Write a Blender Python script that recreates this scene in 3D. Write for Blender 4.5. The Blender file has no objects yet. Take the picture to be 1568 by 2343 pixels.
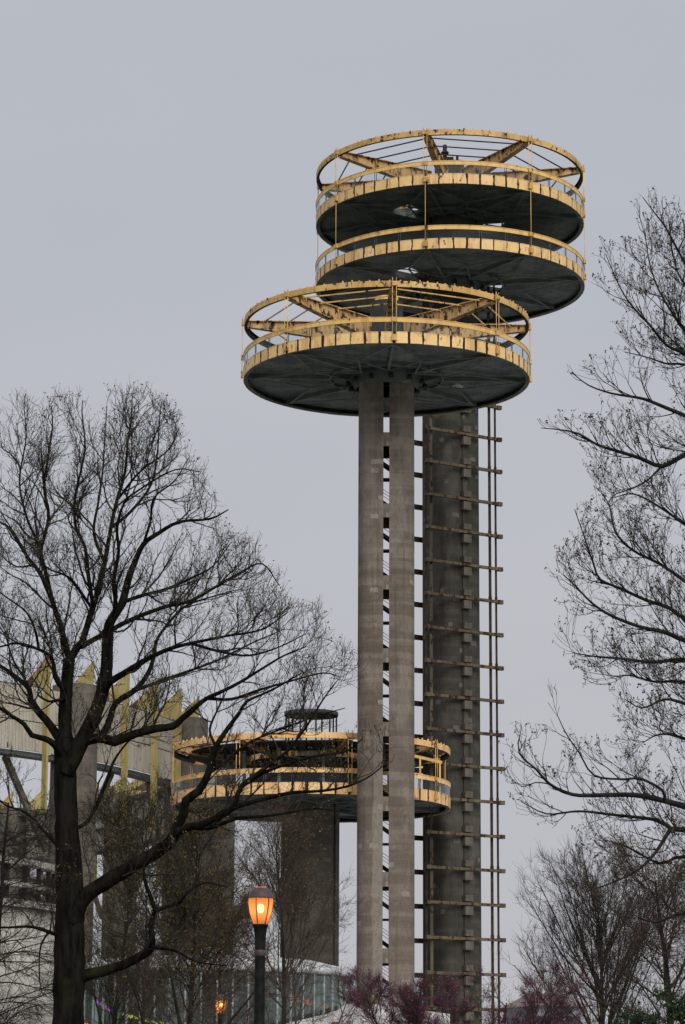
import bpy, math, random
import numpy as np
from mathutils import Vector, Matrix, kdtree

SC = bpy.context.scene
COL = SC.collection
R = math.radians
PI = math.pi

# ------------------------------------------------------------------ camera
CAM_Z = 1.7
PITCH = R(12.28)
FPX = 6170.0            # focal length in units of a 1568 x 2343 picture
cam_d = bpy.data.cameras.new('camera')
cam_d.sensor_fit = 'VERTICAL'
cam_d.sensor_height = 36.0
cam_d.lens = FPX * 36.0 / 2343.0
cam_d.clip_start = 0.5
cam_d.clip_end = 6000
cam = bpy.data.objects.new('camera', cam_d)
COL.objects.link(cam)
cam.location = (0, 0, CAM_Z)
ROLL = R(0.30)
cam.rotation_euler = (Matrix.Rotation(R(90) + PITCH, 3, 'X') @ Matrix.Rotation(ROLL, 3, 'Z')).to_euler()
SC.camera = cam

# ------------------------------------------------------------------ sky, sun, exposure
SUN_EL, SUN_AZ = R(40), R(20)     # azimuth: from behind the camera, swung to its right
wd = bpy.data.worlds.new('World')
SC.world = wd
wd.use_nodes = True
wn, wl = wd.node_tree.nodes, wd.node_tree.links
wn.clear()
w_out = wn.new('ShaderNodeOutputWorld')
w_bg = wn.new('ShaderNodeBackground')
w_bg.inputs['Strength'].default_value = 0.1
w_sky = wn.new('ShaderNodeTexSky')
w_sky.sky_type = 'NISHITA'
w_sky.sun_disc = False
w_sky.sun_elevation = SUN_EL
w_sky.sun_rotation = R(180) + SUN_AZ
w_sky.dust_density = 6
w_tc = wn.new('ShaderNodeTexCoord')
w_map = wn.new('ShaderNodeMapping')
w_map.inputs['Scale'].default_value = (2.6, 2.6, 6.5)
w_noise = wn.new('ShaderNodeTexNoise')
w_noise.inputs['Scale'].default_value = 1.7
w_noise.inputs['Detail'].default_value = 5
w_ramp = wn.new('ShaderNodeValToRGB')
w_ramp.color_ramp.elements[0].position = 0.25
w_ramp.color_ramp.elements[0].color = (0.945, 0.952, 0.965, 1)
w_ramp.color_ramp.elements[1].position = 0.75
w_ramp.color_ramp.elements[1].color = (1.045, 1.04, 1.035, 1)
w_sep = wn.new('ShaderNodeSeparateXYZ')
w_el = wn.new('ShaderNodeValToRGB')     # cloud layer: a touch warmer towards the horizon
w_el.color_ramp.elements[0].position = 0.02
w_el.color_ramp.elements[0].color = (0.336, 0.336, 0.358, 1)
w_el.color_ramp.elements[1].position = 0.42
w_el.color_ramp.elements[1].color = (0.309, 0.327, 0.361, 1)
w_mul = wn.new('ShaderNodeMix'); w_mul.data_type = 'RGBA'; w_mul.blend_type = 'MULTIPLY'
w_mul.inputs['Factor'].default_value = 1
w_gain = wn.new('ShaderNodeVectorMath'); w_gain.operation = 'SCALE'
w_gain.inputs['Scale'].default_value = 10.0
w_mix = wn.new('ShaderNodeMix'); w_mix.data_type = 'RGBA'
w_mix.inputs['Factor'].default_value = 0.985
wl.new(w_tc.outputs['Generated'], w_map.inputs['Vector'])
wl.new(w_map.outputs['Vector'], w_noise.inputs['Vector'])
wl.new(w_noise.outputs['Fac'], w_ramp.inputs['Fac'])
wl.new(w_tc.outputs['Generated'], w_sep.inputs['Vector'])
wl.new(w_sep.outputs['Z'], w_el.inputs['Fac'])
wl.new(w_el.outputs['Color'], w_mul.inputs[6])
wl.new(w_ramp.outputs['Color'], w_mul.inputs[7])
wl.new(w_mul.outputs[2], w_gain.inputs[0])
wl.new(w_sky.outputs['Color'], w_mix.inputs[6])
wl.new(w_gain.outputs[0], w_mix.inputs[7])
wl.new(w_mix.outputs[2], w_bg.inputs['Color'])
wl.new(w_bg.outputs['Background'], w_out.inputs['Surface'])

sun_d = bpy.data.lights.new('sun', 'SUN')
sun_d.energy = 1.5
sun_d.angle = R(50)
sun_d.color = (1.0, 0.95, 0.88)
sun = bpy.data.objects.new('sun', sun_d)
COL.objects.link(sun)
sdir = Vector((math.sin(SUN_AZ) * math.cos(SUN_EL), -math.cos(SUN_AZ) * math.cos(SUN_EL), math.sin(SUN_EL)))
sun.rotation_euler = sdir.to_track_quat('Z', 'Y').to_euler()

SC.view_settings.view_transform = 'Standard'
SC.view_settings.look = 'None'
SC.view_settings.gamma = 1
SC.view_settings.exposure = 0.6
SC.view_settings.use_curve_mapping = False

# ------------------------------------------------------------------ helpers
_cp, _sp = math.cos(PITCH), math.sin(PITCH)
def at(px, py, Y):
    """point of the place at depth Y that lies on a measured sight line"""
    dx, dy = px - 784.0, py - 1171.5
    px, py = 784.0 + dx*math.cos(ROLL) + dy*math.sin(ROLL), 1171.5 - dx*math.sin(ROLL) + dy*math.cos(ROLL)
    t = math.tan(PITCH + math.atan((1171.5 - py) / FPX))
    Z = t * Y
    return Vector(((px - 784) / FPX * (Y * _cp + Z * _sp), Y, Z + CAM_Z))

def tag(o, label=None, cat=None, group=None, kind=None):
    if label: o['label'] = label
    if cat: o['category'] = cat
    if group: o['group'] = group
    if kind: o['kind'] = kind
    return o

def empty(name, loc=(0, 0, 0), rz=0.0, parent=None):
    o = bpy.data.objects.new(name, None)
    COL.objects.link(o)
    o.location = loc
    o.rotation_euler = (0, 0, rz)
    o.empty_display_size = 0.5
    if parent: o.parent = parent
    return o

def inst(name, mesh, parent=None, loc=(0, 0, 0), rz=0.0):
    o = bpy.data.objects.new(name, mesh)
    COL.objects.link(o)
    o.location = loc
    o.rotation_euler = (0, 0, rz)
    if parent: o.parent = parent
    return o

class MB:
    def __init__(s):
        s.v, s.f, s.sm = [], [], []
    def add(s, vs, fs, smooth=False):
        o = len(s.v)
        s.v += [tuple(v) for v in vs]
        s.f += [tuple(i + o for i in f) for f in fs]
        s.sm += [smooth] * len(fs)
    def box(s, x0, x1, y0, y1, z0, z1):
        s.add([(x0,y0,z0),(x1,y0,z0),(x1,y1,z0),(x0,y1,z0),(x0,y0,z1),(x1,y0,z1),(x1,y1,z1),(x0,y1,z1)],
              [(0,3,2,1),(4,5,6,7),(0,1,5,4),(1,2,6,5),(2,3,7,6),(3,0,4,7)])
    def bar(s, p, q, w, h, w2=None, h2=None, up=(0, 0, 1)):
        p, q = Vector(p), Vector(q)
        d = (q - p).normalized()
        u = Vector(up)
        if abs(d.dot(u)) > 0.99: u = Vector((0, 1, 0))
        sx = d.cross(u).normalized(); sz = sx.cross(d).normalized()
        w2 = w if w2 is None else w2; h2 = h if h2 is None else h2
        vs = []
        for c, a, b in ((p, w, h), (q, w2, h2)):
            for i, j in ((-1,-1),(1,-1),(1,1),(-1,1)):
                vs.append(c + sx * (i * a / 2) + sz * (j * b / 2))
        s.add(vs, [(0,1,2,3),(7,6,5,4),(0,4,5,1),(1,5,6,2),(2,6,7,3),(3,7,4,0)])
    def tube(s, pts, r, n=8, caps=True):
        pts = [Vector(p) for p in pts]
        rr = r if isinstance(r, (list, tuple)) else [r] * len(pts)
        vs = []
        for i, p in enumerate(pts):
            d = (pts[min(i+1, len(pts)-1)] - pts[max(i-1, 0)]).normalized()
            u = Vector((0, 0, 1)) if abs(d.z) < 0.9 else Vector((1, 0, 0))
            a = d.cross(u).normalized(); b = d.cross(a)
            for k in range(n):
                t = 2 * PI * k / n
                vs.append(p + (a * math.cos(t) + b * math.sin(t)) * rr[i])
        fs = []
        for i in range(len(pts) - 1):
            for k in range(n):
                k2 = (k + 1) % n
                fs.append((i*n+k, i*n+k2, (i+1)*n+k2, (i+1)*n+k))
        s.add(vs, fs, True)
        if caps:
            o = len(s.v) - len(vs)
            s.f.append(tuple(o + k for k in reversed(range(n)))); s.sm.append(False)
            s.f.append(tuple(o + (len(pts)-1)*n + k for k in range(n))); s.sm.append(False)
    def lathe(s, prof, n=32, cap0=False, cap1=False):
        vs = [(r*math.cos(2*PI*k/n), r*math.sin(2*PI*k/n), z) for r, z in prof for k in range(n)]
        fs = [(i*n+k, i*n+(k+1)%n, (i+1)*n+(k+1)%n, (i+1)*n+k) for i in range(len(prof)-1) for k in range(n)]
        s.add(vs, fs, True)
        o = len(s.v) - len(vs)
        if cap0: s.f.append(tuple(o + k for k in reversed(range(n)))); s.sm.append(False)
        if cap1: s.f.append(tuple(o + (len(prof)-1)*n + k for k in range(n))); s.sm.append(False)
    def ringband(s, r0, r1, z0, z1, a0=0, a1=2*PI, n=96):
        """closed band: inner radius r0, outer r1, between angles measured from -Y"""
        full = abs(a1 - a0 - 2*PI) < 1e-6
        m = n if full else n + 1
        vs = []
        for k in range(m):
            t = a0 + (a1 - a0) * k / n
            sx, sy = math.sin(t), -math.cos(t)
            for r, z in ((r1, z0), (r1, z1), (r0, z1), (r0, z0)):
                vs.append((r*sx, r*sy, z))
        fs = []
        for k in range(n):
            a, b = k*4, ((k+1) % m)*4
            for j in range(4):
                j2 = (j+1) % 4
                fs.append((a+j, b+j, b+j2, a+j2))
        s.add(vs, fs, False)
        if not full:
            o = len(s.v) - len(vs)
            s.f.append((o, o+1, o+2, o+3)); s.sm.append(False)
            e = o + (m-1)*4
            s.f.append((e+3, e+2, e+1, e)); s.sm.append(False)
    def mesh(s, name, mat):
        me = bpy.data.meshes.new(name)
        me.from_pydata(s.v, [], s.f)
        me.polygons.foreach_set('use_smooth', s.sm)
        me.materials.append(mat)
        me.update()
        return me
    def build(s, name, mat, parent=None, loc=(0, 0, 0), rz=0.0):
        return inst(name, s.mesh(name, mat), parent, loc, rz)

# ------------------------------------------------------------------ materials
class NT:
    def __init__(s, name):
        s.m = bpy.data.materials.new(name); s.m.use_nodes = True
        s.n, s.l = s.m.node_tree.nodes, s.m.node_tree.links
        s.b = s.n['Principled BSDF']
        s.out = s.n['Material Output']
    def new(s, t, **kw):
        n = s.n.new(t)
        for k, v in kw.items(): setattr(n, k, v)
        return n
    def link(s, a, b): s.l.new(a, b)
    def math(s, op, a, b=None, c=None):
        n = s.n.new('ShaderNodeMath'); n.operation = op
        for i, x in enumerate((a, b, c)):
            if x is None: continue
            if isinstance(x, (int, float)): n.inputs[i].default_value = x
            else: s.link(x, n.inputs[i])
        return n.outputs[0]
    def noise(s, vec, scale, detail=4, rough=0.55, vscale=None, w=None):
        n = s.n.new('ShaderNodeTexNoise')
        if w is not None:
            n.noise_dimensions = '4D'; s.link(w, n.inputs['W'])
        n.inputs['Scale'].default_value = scale
        n.inputs['Detail'].default_value = detail
        n.inputs['Roughness'].default_value = rough
        if vscale:
            m = s.n.new('ShaderNodeMapping'); m.inputs['Scale'].default_value = vscale
            s.link(vec, m.inputs['Vector']); vec = m.outputs['Vector']
        s.link(vec, n.inputs['Vector'])
        return n.outputs['Fac']
    def step(s, v, lo, hi):
        n = s.n.new('ShaderNodeMapRange'); n.interpolation_type = 'SMOOTHSTEP'
        s.link(v, n.inputs['Value'])
        n.inputs['From Min'].default_value = lo; n.inputs['From Max'].default_value = hi
        return n.outputs['Result']
    def mix(s, f, a, b, mode='MIX'):
        n = s.n.new('ShaderNodeMix'); n.data_type = 'RGBA'; n.blend_type = mode
        for sock, x in ((n.inputs['Factor'], f), (n.inputs[6], a), (n.inputs[7], b)):
            if isinstance(x, (int, float)): sock.default_value = x
            elif isinstance(x, tuple): sock.default_value = (*x, 1) if len(x) == 3 else x
            else: s.link(x, sock)
        return n.outputs[2]
    def done(s, col, rough=0.8, bump=None, bstr=0.3, bdist=0.05, spec=0.3):
        if isinstance(col, tuple): s.b.inputs['Base Color'].default_value = (*col, 1)
        else: s.link(col, s.b.inputs['Base Color'])
        if isinstance(rough, (int, float)): s.b.inputs['Roughness'].default_value = rough
        else: s.link(rough, s.b.inputs['Roughness'])
        s.b.inputs['Specular IOR Level'].default_value = spec
        if bump is not None:
            b = s.n.new('ShaderNodeBump'); b.inputs['Strength'].default_value = bstr
            b.inputs['Distance'].default_value = bdist
            s.link(bump, b.inputs['Height']); s.link(b.outputs['Normal'], s.b.inputs['Normal'])
        return s.m

def mat_concrete(name, dark, light, patch, patch_amt=0.02, bands=0.35, strip=False):
    t = NT(name)
    co = t.new('ShaderNodeTexCoord').outputs['Object']
    n1 = t.noise(co, 0.55, 6, 0.6)
    col = t.mix(t.step(n1, 0.3, 0.72), dark, light)
    bnd = t.noise(co, 1.0, 3, 0.6, (0.07, 0.07, 1.15))
    col = t.mix(t.math('MULTIPLY', t.step(bnd, 0.42, 0.56), bands), col, tuple(c * 0.62 for c in dark))
    stk = t.noise(co, 1.0, 4, 0.6, (2.6, 2.6, 0.06))
    col = t.mix(t.math('MULTIPLY', t.step(stk, 0.5, 0.72), 0.55), col, tuple(c * 0.5 for c in dark))
    sep = t.new('ShaderNodeSeparateXYZ'); t.link(co, sep.inputs[0])
    # pour joints every 0.62 m
    wob = t.math('MULTIPLY', t.noise(co, 0.8, 2), 0.25)
    fr = t.math('FRACT', t.math('DIVIDE', t.math('ADD', sep.outputs['Z'], wob), 0.62))
    jl = t.math('MULTIPLY', t.math('SUBTRACT', 1.0, t.step(fr, 0.0, 0.10)), 0.62)
    jl = t.math('MULTIPLY', jl, t.step(t.noise(co, 0.7, 2), 0.45, 0.6))
    col = t.mix(jl, col, tuple(c * 0.45 for c in dark))
    # repair patches with shapes of their own
    mp = t.new('ShaderNodeMapping'); mp.inputs['Scale'].default_value = (1.9, 1.9, 1.6)
    t.link(co, mp.inputs['Vector'])
    fl = t.new('ShaderNodeVectorMath', operation='FLOOR'); t.link(mp.outputs[0], fl.inputs[0])
    frc = t.new('ShaderNodeVectorMath', operation='FRACTION'); t.link(mp.outputs[0], frc.inputs[0])
    wn_ = t.new('ShaderNodeTexWhiteNoise'); t.link(fl.outputs[0], wn_.inputs['Vector'])
    s2 = t.new('ShaderNodeSeparateXYZ'); t.link(frc.outputs[0], s2.inputs[0])
    zf = t.math('MULTIPLY', t.step(s2.outputs['Z'], 0.22, 0.26), t.math('SUBTRACT', 1.0, t.step(s2.outputs['Z'], 0.72, 0.77)))
    pm = t.math('MULTIPLY', t.math('GREATER_THAN', wn_.outputs['Value'], 1 - patch_amt), zf)
    pm = t.math('MULTIPLY', pm, t.step(t.noise(co, 5, 3), 0.3, 0.42))
    col = t.mix(t.math('MULTIPLY', pm, 0.8), col, patch)
    # faint wide washed areas
    ws = t.noise(co, 0.25, 3, 0.5, (1.6, 1.6, 0.5))
    col = t.mix(t.math('MULTIPLY', t.step(ws, 0.52, 0.6), 0.3), col, patch)
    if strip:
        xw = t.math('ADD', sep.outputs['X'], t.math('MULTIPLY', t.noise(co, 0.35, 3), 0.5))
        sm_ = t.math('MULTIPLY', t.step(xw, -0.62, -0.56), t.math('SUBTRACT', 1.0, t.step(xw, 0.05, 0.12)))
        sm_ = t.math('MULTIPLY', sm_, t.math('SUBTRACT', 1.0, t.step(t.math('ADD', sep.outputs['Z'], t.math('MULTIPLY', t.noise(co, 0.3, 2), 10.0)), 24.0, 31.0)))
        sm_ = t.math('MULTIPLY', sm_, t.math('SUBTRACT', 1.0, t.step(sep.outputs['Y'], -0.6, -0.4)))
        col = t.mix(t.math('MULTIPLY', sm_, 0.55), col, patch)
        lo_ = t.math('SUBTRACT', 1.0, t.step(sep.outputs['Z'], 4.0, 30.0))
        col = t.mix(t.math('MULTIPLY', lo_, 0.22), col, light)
    fine = t.noise(co, 9, 5, 0.7)
    grit = t.noise(co, 1.0, 5, 0.75, (6.0, 6.0, 2.2))
    col = t.mix(t.math('MULTIPLY', t.step(grit, 0.48, 0.62), 0.34), col, tuple(c * 0.55 for c in dark))
    blot = t.noise(co, 1.4, 6, 0.7)
    col = t.mix(t.math('MULTIPLY', t.step(blot, 0.55, 0.7), 0.35), col, tuple(c * 1.25 for c in light))
    col = t.mix(t.math('MULTIPLY', t.step(fine, 0.4, 0.75), 0.22), col, tuple(c * 0.5 for c in dark))
    return t.done(col, 0.9, fine, 0.4, 0.03, 0.2)

RUST_D = (0.030, 0.015, 0.010)
RUST_L = (0.150, 0.062, 0.024)
def mat_yellow(name, base, base2, th=0.62, edge_hw=None, streak=0.25, edge_amt=0.62):
    t = NT(name)
    co = t.new('ShaderNodeTexCoord').outputs['Object']
    oi = t.new('ShaderNodeObjectInfo').outputs['Random']
    w = t.math('MULTIPLY', oi, 37.0)
    n1 = t.noise(co, 0.5, 3, 0.5, None, w)
    col = t.mix(t.step(n1, 0.3, 0.7), base, base2)
    tone = t.math('MULTIPLY', oi, 0.22)
    col = t.mix(tone, col, tuple(c * 0.6 for c in base))
    st = t.noise(co, 1.0, 3, 0.6, (5, 5, 0.6), w)
    col = t.mix(t.math('MULTIPLY', t.step(st, 0.5, 0.8), streak), col, (0.30, 0.16, 0.06))
    spot = t.noise(co, 2.6, 5, 0.68, (1, 1, 0.6), w)
    wash = t.noise(co, 1.3, 4, 0.6, (1.6, 1.6, 0.35), w)
    col = t.mix(t.math('MULTIPLY', t.step(wash, 0.46, 0.70), 0.6), col, (base[0]*0.55, base[1]*0.42, base[2]*0.4))
    mask = spot
    if edge_hw:
        sep = t.new('ShaderNodeSeparateXYZ'); t.link(co, sep.inputs[0])
        e = t.math('DIVIDE', t.math('ABSOLUTE', sep.outputs['X']), edge_hw)
        wn_ = t.math('FRACT', t.math('MULTIPLY', oi, 91.7))
        boost = t.math('MULTIPLY', t.step(e, 0.74, 0.98), t.math('MULTIPLY', t.math('POWER', wn_, 1.2), edge_amt))
        mask = t.math('ADD', spot, boost)
    core = t.step(mask, th, th + 0.02)
    halo = t.math('MULTIPLY', t.step(mask, th - 0.06, th + 0.02), 0.6)
    col = t.mix(halo, col, RUST_L)
    rcol = t.mix(t.noise(co, 6, 3), RUST_D, (0.05, 0.022, 0.016))
    col = t.mix(core, col, rcol)
    rough = t.math('ADD', 0.5, t.math('MULTIPLY', core, 0.4))
    return t.done(col, rough, mask, 0.25, 0.02, 0.35)

def mat_simple(name, c1, c2, scale=2.0, rough=0.8, vscale=None, bstr=0.3, bdist=0.03, lo=0.35, hi=0.65, spec=0.3):
    t = NT(name)
    co = t.new('ShaderNodeTexCoord').outputs['Object']
    n = t.noise(co, scale, 5, 0.6, vscale)
    return t.done(t.mix(t.step(n, lo, hi), c1, c2), rough, n, bstr, bdist, spec)

def mat_glass(name, tint, trans, rough=0.03, refl=0.015):
    t = NT(name)
    t.n.remove(t.b)
    tr = t.new('ShaderNodeBsdfTransparent'); tr.inputs['Color'].default_value = (*trans, 1)
    gl = t.new('ShaderNodeBsdfGlossy'); gl.inputs['Roughness'].default_value = rough
    gl.inputs['Color'].default_value = (*tint, 1)
    co = t.new('ShaderNodeTexCoord').outputs['Object']
    lw = t.new('ShaderNodeLayerWeight'); lw.inputs['Blend'].default_value = 0.5
    frv = t.math('ADD', refl, t.math('MULTIPLY', t.math('POWER', lw.outputs['Facing'], 5.0), 0.8))
    d = t.new('ShaderNodeBsdfDiffuse'); d.inputs['Color'].default_value = (0.35, 0.37, 0.37, 1)
    m1 = t.new('ShaderNodeMixShader'); t.link(frv, m1.inputs[0])
    t.link(tr.outputs[0], m1.inputs[1]); t.link(gl.outputs[0], m1.inputs[2])
    m2 = t.new('ShaderNodeMixShader')
    t.link(t.math('MULTIPLY', t.noise(co, 0.8, 3), 0.04), m2.inputs[0])
    t.link(m1.outputs[0], m2.inputs[1]); t.link(d.outputs[0], m2.inputs[2])
    t.link(m2.outputs[0], t.out.inputs['Surface'])
    return t.m

def mat_emit(name, col, strength):
    t = NT(name)
    t.b.inputs['Base Color'].default_value = (*col, 1)
    t.b.inputs['Emission Color'].default_value = (*col, 1)
    t.b.inputs['Emission Strength'].default_value = strength
    return t.m

def mat_globe(name):
    t = NT(name)
    t.n.remove(t.b)
    tr = t.new('ShaderNodeBsdfTransparent'); tr.inputs['Color'].default_value = (1.0, 0.86, 0.66, 1)
    em = t.new('ShaderNodeBsdfTranslucent'); em.inputs['Color'].default_value = (1.0, 0.50, 0.25, 1)
    m = t.new('ShaderNodeMixShader'); m.inputs[0].default_value = 0.76
    t.link(tr.outputs[0], m.inputs[1]); t.link(em.outputs[0], m.inputs[2])
    t.link(m.outputs[0], t.out.inputs['Surface'])
    return t.m

M = {}
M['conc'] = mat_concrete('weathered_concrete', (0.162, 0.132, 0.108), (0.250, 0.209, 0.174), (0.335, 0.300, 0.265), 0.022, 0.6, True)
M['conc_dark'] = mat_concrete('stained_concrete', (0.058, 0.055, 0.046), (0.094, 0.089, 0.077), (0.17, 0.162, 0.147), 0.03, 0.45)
M['conc_tent'] = mat_concrete('column_concrete', (0.112, 0.098, 0.082), (0.168, 0.148, 0.124), (0.22, 0.204, 0.182), 0.01, 0.4)
M['conc_pale'] = mat_concrete('pale_concrete', (0.40, 0.38, 0.345), (0.50, 0.475, 0.435), (0.56, 0.54, 0.50), 0.01, 0.12)
M['white_wall'] = mat_concrete('white_concrete', (0.52, 0.51, 0.50), (0.66, 0.65, 0.64), (0.7, 0.69, 0.68), 0.01, 0.1)
YB, YB2 = (0.84, 0.545, 0.170), (0.95, 0.66, 0.250)
M['panel'] = None
M['yellow'] = mat_yellow('yellow_paint', (0.82, 0.51, 0.155), (0.92, 0.60, 0.215), 0.65)
M['yellow_rusty'] = mat_yellow('yellow_paint_rusty', (0.60, 0.365, 0.11), (0.78, 0.50, 0.18), 0.585, None, 0.4)
M['beam_paint'] = mat_yellow('roof_beam_paint', (0.54, 0.335, 0.135), (0.76, 0.50, 0.235), 0.555, None, 0.6)
M['peach'] = mat_yellow('sun_bleached_paint', (0.92, 0.545, 0.21), (0.98, 0.66, 0.33), 0.61)
M['rusty_steel'] = mat_simple('rusty_steel', (0.027, 0.021, 0.019), (0.068, 0.044, 0.034), 2.2, 0.9)
M['beam_yellow'] = mat_yellow('dull_yellow_beam', (0.075, 0.068, 0.046), (0.14, 0.125, 0.075), 0.53, None, 0.6)
M['steel'] = mat_simple('dark_steel', (0.070, 0.080, 0.082), (0.110, 0.120, 0.118), 0.7, 0.7)
def mat_under():
    t = NT('underside_plate')
    co = t.new('ShaderNodeTexCoord').outputs['Object']
    n = t.noise(co, 0.5, 5, 0.6)
    col = t.mix(t.step(n, 0.3, 0.7), (0.085, 0.105, 0.112), (0.185, 0.205, 0.208))
    seam = t.new('ShaderNodeTexBrick'); t.link(co, seam.inputs['Vector'])
    seam.inputs['Scale'].default_value = 0.45; seam.inputs['Mortar Size'].default_value = 0.012
    seam.inputs['Color1'].default_value = (0.85, 0.85, 0.85, 1); seam.inputs['Color2'].default_value = (1.15, 1.15, 1.15, 1)
    seam.inputs['Mortar'].default_value = (0.45, 0.45, 0.45, 1)
    col = t.mix(0.8, col, seam.outputs['Color'], 'MULTIPLY')
    st = t.noise(co, 0.9, 6, 0.65)
    col = t.mix(t.math('MULTIPLY', t.step(st, 0.56, 0.72), 0.7), col, (0.075, 0.058, 0.046))
    wh = t.noise(co, 0.7, 5, 0.7, (1, 1, 1))
    col = t.mix(t.math('MULTIPLY', t.step(wh, 0.60, 0.75), 0.5), col, (0.30, 0.31, 0.30))
    return t.done(col, 0.85, n, 0.2, 0.03, 0.2)
M['under'] = mat_under()
M['brace'] = mat_simple('underside_brace', (0.105, 0.122, 0.126), (0.17, 0.185, 0.178), 0.9, 0.8)
M['dark'] = mat_simple('dark_core', (0.018, 0.019, 0.019), (0.036, 0.035, 0.032), 1.2, 0.85)
M['floor'] = mat_simple('deck_floor', (0.16, 0.155, 0.14), (0.24, 0.23, 0.21), 0.8, 0.9)
M['rail_glass'] = mat_glass('rail_glass', (0.8, 0.85, 0.9), (0.92, 0.94, 0.95), 0.35, 0.006)
M['lobby_glass'] = mat_glass('lobby_glass', (0.75, 0.85, 0.82), (0.80, 0.87, 0.84), 0.03, 0.13)
M['tent_panel'] = mat_yellow('cream_panel_paint', (0.445, 0.42, 0.345), (0.56, 0.53, 0.45), 0.655, None, 0.4)
M['fin'] = mat_yellow('fin_yellow', (0.42, 0.34, 0.12), (0.53, 0.44, 0.19), 0.66, None, 0.3)
M['fin_rust'] = mat_simple('fin_rust', (0.085, 0.052, 0.044), (0.17, 0.095, 0.065), 1.5, 0.9)
M['roof_metal'] = mat_simple('grey_roof_metal', (0.46, 0.47, 0.48), (0.62, 0.62, 0.63), 1.5, 0.5)
M['mullion'] = mat_simple('mullion_metal', (0.30, 0.33, 0.33), (0.42, 0.45, 0.45), 2, 0.4)
M['brown_wall'] = mat_simple('brown_lobby_wall', (0.060, 0.036, 0.026), (0.115, 0.064, 0.042), 0.8, 0.7)
M['black_paint'] = mat_simple('black_lamp_paint', (0.006, 0.007, 0.007), (0.015, 0.017, 0.016), 8, 0.55, None, 0.15, 0.01, 0.35, 0.65, 0.12)
M['lamp_cap'] = mat_simple('lamp_cap_paint', (0.06, 0.045, 0.045), (0.10, 0.075, 0.072), 6, 0.5)
M['globe'] = mat_globe('amber_globe')
M['bulb'] = mat_emit('lamp_bulb', (1.0, 0.56, 0.22), 11)
M['neon_p'] = mat_emit('purple_light', (0.62, 0.13, 0.75), 0.55)
M['neon_y'] = mat_emit('yellow_light', (0.80, 0.75, 0.06), 0.55)
M['neon_o'] = mat_emit('orange_light', (0.85, 0.20, 0.04), 0.30)
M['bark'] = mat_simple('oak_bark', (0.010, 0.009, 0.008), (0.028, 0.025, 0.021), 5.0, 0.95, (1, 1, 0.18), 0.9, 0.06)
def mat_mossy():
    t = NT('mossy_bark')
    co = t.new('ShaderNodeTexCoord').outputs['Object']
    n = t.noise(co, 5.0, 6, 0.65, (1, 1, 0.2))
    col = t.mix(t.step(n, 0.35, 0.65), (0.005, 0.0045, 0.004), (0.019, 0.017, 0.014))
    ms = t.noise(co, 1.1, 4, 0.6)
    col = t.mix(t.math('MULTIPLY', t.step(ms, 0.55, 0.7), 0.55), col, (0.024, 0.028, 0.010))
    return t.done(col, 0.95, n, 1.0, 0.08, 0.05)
M['bark_moss'] = mat_mossy()
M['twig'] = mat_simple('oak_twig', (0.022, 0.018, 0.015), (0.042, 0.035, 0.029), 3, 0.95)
M['twig_brown'] = mat_simple('brown_twig', (0.046, 0.034, 0.029), (0.085, 0.064, 0.052), 3, 0.95)
M['twig_grey'] = mat_simple('grey_twig', (0.058, 0.052, 0.047), (0.10, 0.09, 0.08), 3, 0.95)
M['bud_oak'] = mat_simple('olive_buds', (0.085, 0.070, 0.022), (0.15, 0.115, 0.035), 1.2, 0.8)
M['bud_dark'] = mat_simple('dark_buds', (0.040, 0.024, 0.015), (0.095, 0.060, 0.024), 1.5, 0.8)
M['bud_gold'] = mat_simple('golden_buds', (0.16, 0.105, 0.025), (0.25, 0.17, 0.045), 1.0, 0.8)
M['bud_rust'] = mat_simple('rusty_leaves', (0.14, 0.052, 0.022), (0.26, 0.11, 0.045), 1.0, 0.8)
M['bud_pink'] = mat_simple('redbud_flowers', (0.14, 0.024, 0.085), (0.25, 0.048, 0.155), 1.0, 0.8)
M['leaf_yellow'] = mat_simple('yellow_leaves', (0.22, 0.18, 0.025), (0.34, 0.28, 0.05), 1.0, 0.8)
M['needle'] = mat_simple('evergreen_needles', (0.016, 0.030, 0.014), (0.045, 0.070, 0.028), 1.5, 0.85)
M['plaza'] = mat_simple('plaza_paving', (0.34, 0.34, 0.33), (0.46, 0.455, 0.44), 0.5, 0.9)
M['grass'] = mat_simple('grass', (0.055, 0.072, 0.026), (0.095, 0.10, 0.045), 0.4, 0.95)
M['path'] = mat_simple('asphalt_path', (0.10, 0.10, 0.10), (0.15, 0.15, 0.145), 1.5, 0.9)
M['pink_roof'] = mat_simple('pink_roof_tiles', (0.27, 0.20, 0.205), (0.34, 0.26, 0.26), 1.2, 0.85)
M['house_wall'] = mat_simple('house_wall', (0.30, 0.34, 0.40), (0.38, 0.42, 0.47), 0.8, 0.85)
M['window_dark'] = mat_simple('dark_window', (0.03, 0.035, 0.04), (0.06, 0.065, 0.07), 1, 0.2)

# ------------------------------------------------------------------ ground
g = MB(); g.add([(-2500,-300,0),(2500,-300,0),(2500,4000,0),(-2500,4000,0)], [(0,1,2,3)])
tag(g.build('ground', M['grass']), kind='structure')
g = MB()
pv = []
for i in range(41):
    y = 10 + i * 4.0
    x = -4.5 + 3.0 * math.sin(y / 45.0)
    pv += [(x - 2, y, 0.004), (x + 2, y, 0.004)]
g.add(pv, [(2*i, 2*i+1, 2*i+3, 2*i+2) for i in range(40)])
tag(g.build('footpath', M['path']), kind='structure')
g = MB(); n = 64
g.add([(0, 205, 0.008)] + [(95*math.cos(2*PI*k/n), 205 + 85*math.sin(2*PI*k/n), 0.008) for k in range(n)], [(0, 1+k, 1+(k+1) % n) for k in range(n)])
tag(g.build('plaza', M['plaza']), kind='structure')

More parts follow.
